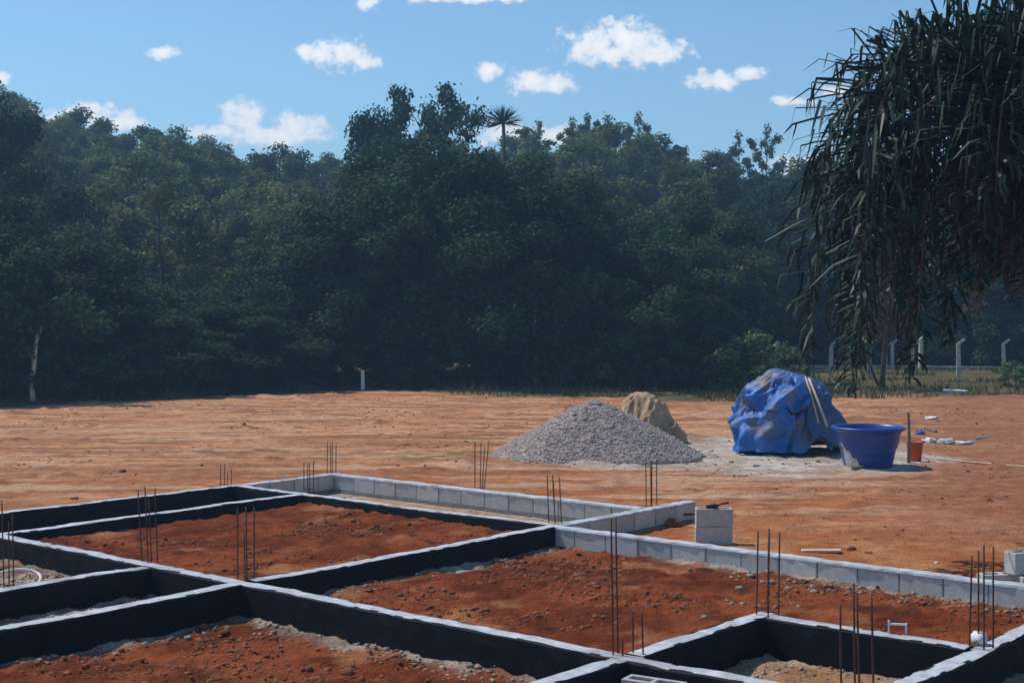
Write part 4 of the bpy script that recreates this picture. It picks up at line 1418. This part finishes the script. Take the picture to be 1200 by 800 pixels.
def spikes(n, L_, w, seed, lo=-.2):
    r_ = np.random.default_rng(seed)
    an = r_.uniform(0, 6.28, n); el = r_.uniform(lo, 1.5, n)
    d = np.stack([np.cos(an) * np.cos(el), np.sin(an) * np.cos(el), np.sin(el)], 1)
    s = np.cross(d, np.array([0, 0, 1.0]) + r_.normal(0, .3, (n, 3))); s /= np.linalg.norm(s, axis=1)[:, None]
    l = L_ * r_.uniform(.8, 1.08, n)[:, None]
    mid = d * l * .6; tip = d * l + np.array([0, 0, -.06]) * l
    V = np.stack([d * .05 - s * w * .4, d * .05 + s * w * .4, mid + s * w * .5, tip, mid - s * w * .5], 1).reshape(-1, 3)
    me = bpy.data.meshes.new('crown')
    me.from_pydata([tuple(v) for v in V], [], [tuple(range(i * 5, i * 5 + 5)) for i in range(n)])
    a = me.color_attributes.new('tint', 'FLOAT_COLOR', 'POINT')
    a.data.foreach_set('color', np.ones(len(V) * 4, np.float32))
    return me


Yd = 66.0; x_ = at(590, Yd); z_ = H(x_, Yd); h_ = hgt(146, Yd) - z_
rp = empty('rosette_palm', (x_, Yd, z_))
V_, F_ = tube_vf([(0, 0, -.1), (.05, 0, h_ * .5), (0, 0, h_)], [.12, .10, .08], 7)
link('trunk', py_mesh('trunk', V_, F_, True), M['bark'], rp)
o = link('crown', spikes(190, 1.02, .028, 3), M['leaf'], rp); o.location = (0, 0, h_)
tag(rp, 'spiky round palm head showing against the sky over the wood', 'palm')

# ------------------------------------------------------------------ the drooping palm


def frond(seed, az, el0, Ln, bend, leaf_l, dead=False, nleaf=92):
    r_ = random.Random(seed)
    # spine: rises, arches over and then hangs
    n = 30
    P = [Vector((0, 0, 0))]
    T = []
    sideways = r_.uniform(-.25, .25)
    a = az
    for i in range(n):
        f = i / n
        g_ = max(0, min(1, (f - .04) / (bend - .04)))
        el = el0 - (el0 + 1.50) * (g_ * g_ * (3 - 2 * g_))
        d = Vector((math.cos(a) * math.cos(el), math.sin(a) * math.cos(el), math.sin(el)))
        T.append(d)
        P.append(P[-1] + d * (Ln / n))
        a += sideways / n
    T.append(T[-1])
    mb = MB(); mb.add(tube_vf(P, [.024 * (1 - .85 * i / n) + .003 for i in range(n + 1)], 5))
    stem = mb.mesh('stem', True)
    V, Fc, tint_ = [], [], []
    for j in range(nleaf * 2):
        side = 1 if j % 2 else -1
        f = .13 + .87 * (j / (nleaf * 2))
        x = f * n; k = min(n - 1, int(x)); g_ = x - k
        p0 = P[k].lerp(P[k + 1], g_); t = T[k]
        hz = Vector((-math.sin(a), math.cos(a), 0))
        sd = (hz - t * hz.dot(t)).normalized() * side
        upv = sd.cross(t).normalized()
        if upv.dot(Vector((math.cos(a), math.sin(a), 1.2))) < 0: upv = -upv
        phi = r_.uniform(-.35, 1.15)
        ll = leaf_l * (math.sin(math.pi * min(.97, .18 + .80 * f)) ** .6) * r_.uniform(.75, 1.15)
        d1 = (t * r_.uniform(.10, .65) + sd * math.cos(phi) + upv * math.sin(phi)).normalized()
        w = .0155 * r_.uniform(.7, 1.3)
        br = r_.uniform(.40, .82)                                       # the leaflet snaps over here
        snap = r_.random() < (.75 if not dead else .4)
        d2 = (d1 * (.18 if snap else .75) + Vector((r_.uniform(-.22, .22), r_.uniform(-.22, .22), -1.0 if snap else -.6))).normalized()
        q0 = p0; q1 = p0 + d1 * ll * br * .5 + Vector((0, 0, .01)); q2 = p0 + d1 * ll * br
        q3 = q2 + d2 * ll * (1 - br) * .55; q4 = q2 + d2 * ll * (1 - br)
        wv = d1.cross(Vector((0, 0, 1)) + Vector((r_.uniform(-.8, .8), r_.uniform(-.8, .8), 0))).normalized()
        wv2 = (wv - d2 * wv.dot(d2)).normalized()
        o = len(V)
        for (qq, ww, vv) in ((q0, w * .45, wv), (q1, w, wv), (q2, w * .95, wv), (q3, w * .7, wv2)):
            V += [tuple(qq - vv * ww), tuple(qq + vv * ww)]
        V.append(tuple(q4))
        Fc += [(o, o + 1, o + 3, o + 2), (o + 2, o + 3, o + 5, o + 4), (o + 4, o + 5, o + 7, o + 6), (o + 6, o + 7, o + 8)]
        tv = r_.uniform(.65, 1.4)
        tint_ += [tv] * 9
    me = py_mesh('leaflets', V, Fc)
    a_ = me.color_attributes.new('tint', 'FLOAT_COLOR', 'POINT')
    tc_ = np.array(tint_, np.float32); a_.data.foreach_set('color', np.stack([tc_, tc_, tc_, np.ones_like(tc_)], 1).ravel())
    return stem, me


PX, PY = 5.45, 14.2
pz = H(PX, PY)
palm = empty('drooping_palm', (PX, PY, pz))
V_, F_ = tube_vf([(.15, .1, -.15), (.12, .1, 1.5), (.05, .05, 3.2), (0, 0, 4.75)], [.19, .16, .15, .17], 12)
link('trunk', py_mesh('trunk', V_, F_, True), M['bark'], palm)
rp_ = random.Random(12)
CZ = 4.76 - pz
i = 0
for ring, (nf, el0, Ln, bend, ll) in enumerate([(9, .55, 5.0, .62, .74), (15, .42, 5.5, .60, .84), (15, .32, 5.2, .57, .84), (13, .28, 4.3, .50, .78), (11, .2, 3.4, .38, .66)]):
    for k in range(nf):
        az = 2 * math.pi * (k + .37 * ring + rp_.uniform(-.2, .2)) / nf
        hang = .96 if math.cos(az) < -.89 else .67 + .13 * math.sin(az)
        st, lf = frond(500 + i, az, el0 + rp_.uniform(-.10, .08), Ln * hang * rp_.uniform(.88, 1.06), bend / hang ** .8 * rp_.uniform(.9, 1.1), ll)
        f = empty('frond'); f.parent = palm; f.location = (0.06 * math.cos(az), .06 * math.sin(az), CZ)
        link('stem', st, M['palm_stem'], f); link('leaflets', lf, M['palm'], f)
        i += 1
for k in range(9):                                                      # dry fronds hanging round the trunk
    az = 2 * math.pi * (k + rp_.uniform(-.3, .3)) / 9
    st, lf = frond(600 + k, az, .15 + rp_.uniform(-.2, .3), 2.4 * rp_.uniform(.8, 1.1), .4, .5, True, 60)
    f = empty('dry_frond'); f.parent = palm; f.location = (0.05 * math.cos(az), .05 * math.sin(az), CZ - .15); f['label'] = 'dry brown hanging frond'
    link('stem', st, M['palm_stem'], f); link('leaflets', lf, M['palm_dead'], f)
tag(palm, 'big palm with arching dark fronds and snapped hanging leaflets', 'palm')

# ------------------------------------------------------------------ grass


def grass(name, n, keepf, hmin, hmax, w, seed, label):
    r_ = np.random.default_rng(seed)
    x = r_.uniform(-22, 30, n * 4); y = r_.uniform(33, 60, n * 4)
    k = keepf(x, y); x, y = x[k][:n], y[k][:n]
    z = height(x, y)
    m_ = len(x); an = r_.uniform(0, 6.28, m_); h = r_.uniform(hmin, hmax, m_); lean = r_.normal(0, .35, (m_, 2)) * h[:, None]
    dx, dy = np.cos(an) * w, np.sin(an) * w
    V = np.stack([np.stack([x - dx, y - dy, z - .01], 1), np.stack([x + dx, y + dy, z - .01], 1), np.stack([x + lean[:, 0], y + lean[:, 1], z + h], 1)], 1).reshape(-1, 3)
    me = np_mesh(name, V, np.arange(3 * m_).reshape(-1, 3))
    tv = r_.uniform(.7, 1.35, m_); wm_ = r_.uniform(-.1, .3, m_)
    a = me.color_attributes.new('tint', 'FLOAT_COLOR', 'POINT')
    a.data.foreach_set('color', np.repeat(np.stack([tv * (1 + wm_), tv, tv * (1 - wm_), np.ones(m_)], 1), 3, 0).astype(np.float32).ravel())
    o = link(name, me, M['grass']); o['kind'] = 'stuff'
    return tag(o, label, 'grass')


def edge_keep(x, y):
    d_ = y - treeline(x / y)
    return (d_ > -1.2) & (d_ < 2.2) & (vnoise(x * .9, y * .9, 401) + .18 * d_ > .5)


def lawn_keep(x, y):
    pxx = 600 + x / y * F
    return (pxx > 870) & (pxx < 1300) & (y > treeline(x / y) - 1.0) & (y < 58) & (vnoise(x * .5, y * .5, 402) > .40)


grass('edge_grass', 14000, edge_keep, .08, .34, .016, 61, 'ragged grass along the far edge of the field')
grass('lawn_grass', 16000, lawn_keep, .05, .20, .016, 62, 'dry patchy grass before the fence posts')

# ------------------------------------------------------------------ added haze volume, standing in for lens glare
hm = bpy.data.materials.new('glare_haze'); hm.use_nodes = True
hn = hm.node_tree.nodes; hn.clear()
pv = hn.new('ShaderNodeVolumePrincipled'); pv.inputs['Color'].default_value = (.38, .66, 1.0, 1); pv.inputs['Density'].default_value = HAZE
pv.inputs['Anisotropy'].default_value = .25
ho = hn.new('ShaderNodeOutputMaterial'); hm.node_tree.links.new(pv.outputs[0], ho.inputs['Volume'])
hz = link('haze', box_mesh('haze', -680, 680, -40, 1100, -12, 42), hm); hz['kind'] = 'stuff'
tag(hz, 'thin bluish haze box added to stand in for lens glare', 'haze')
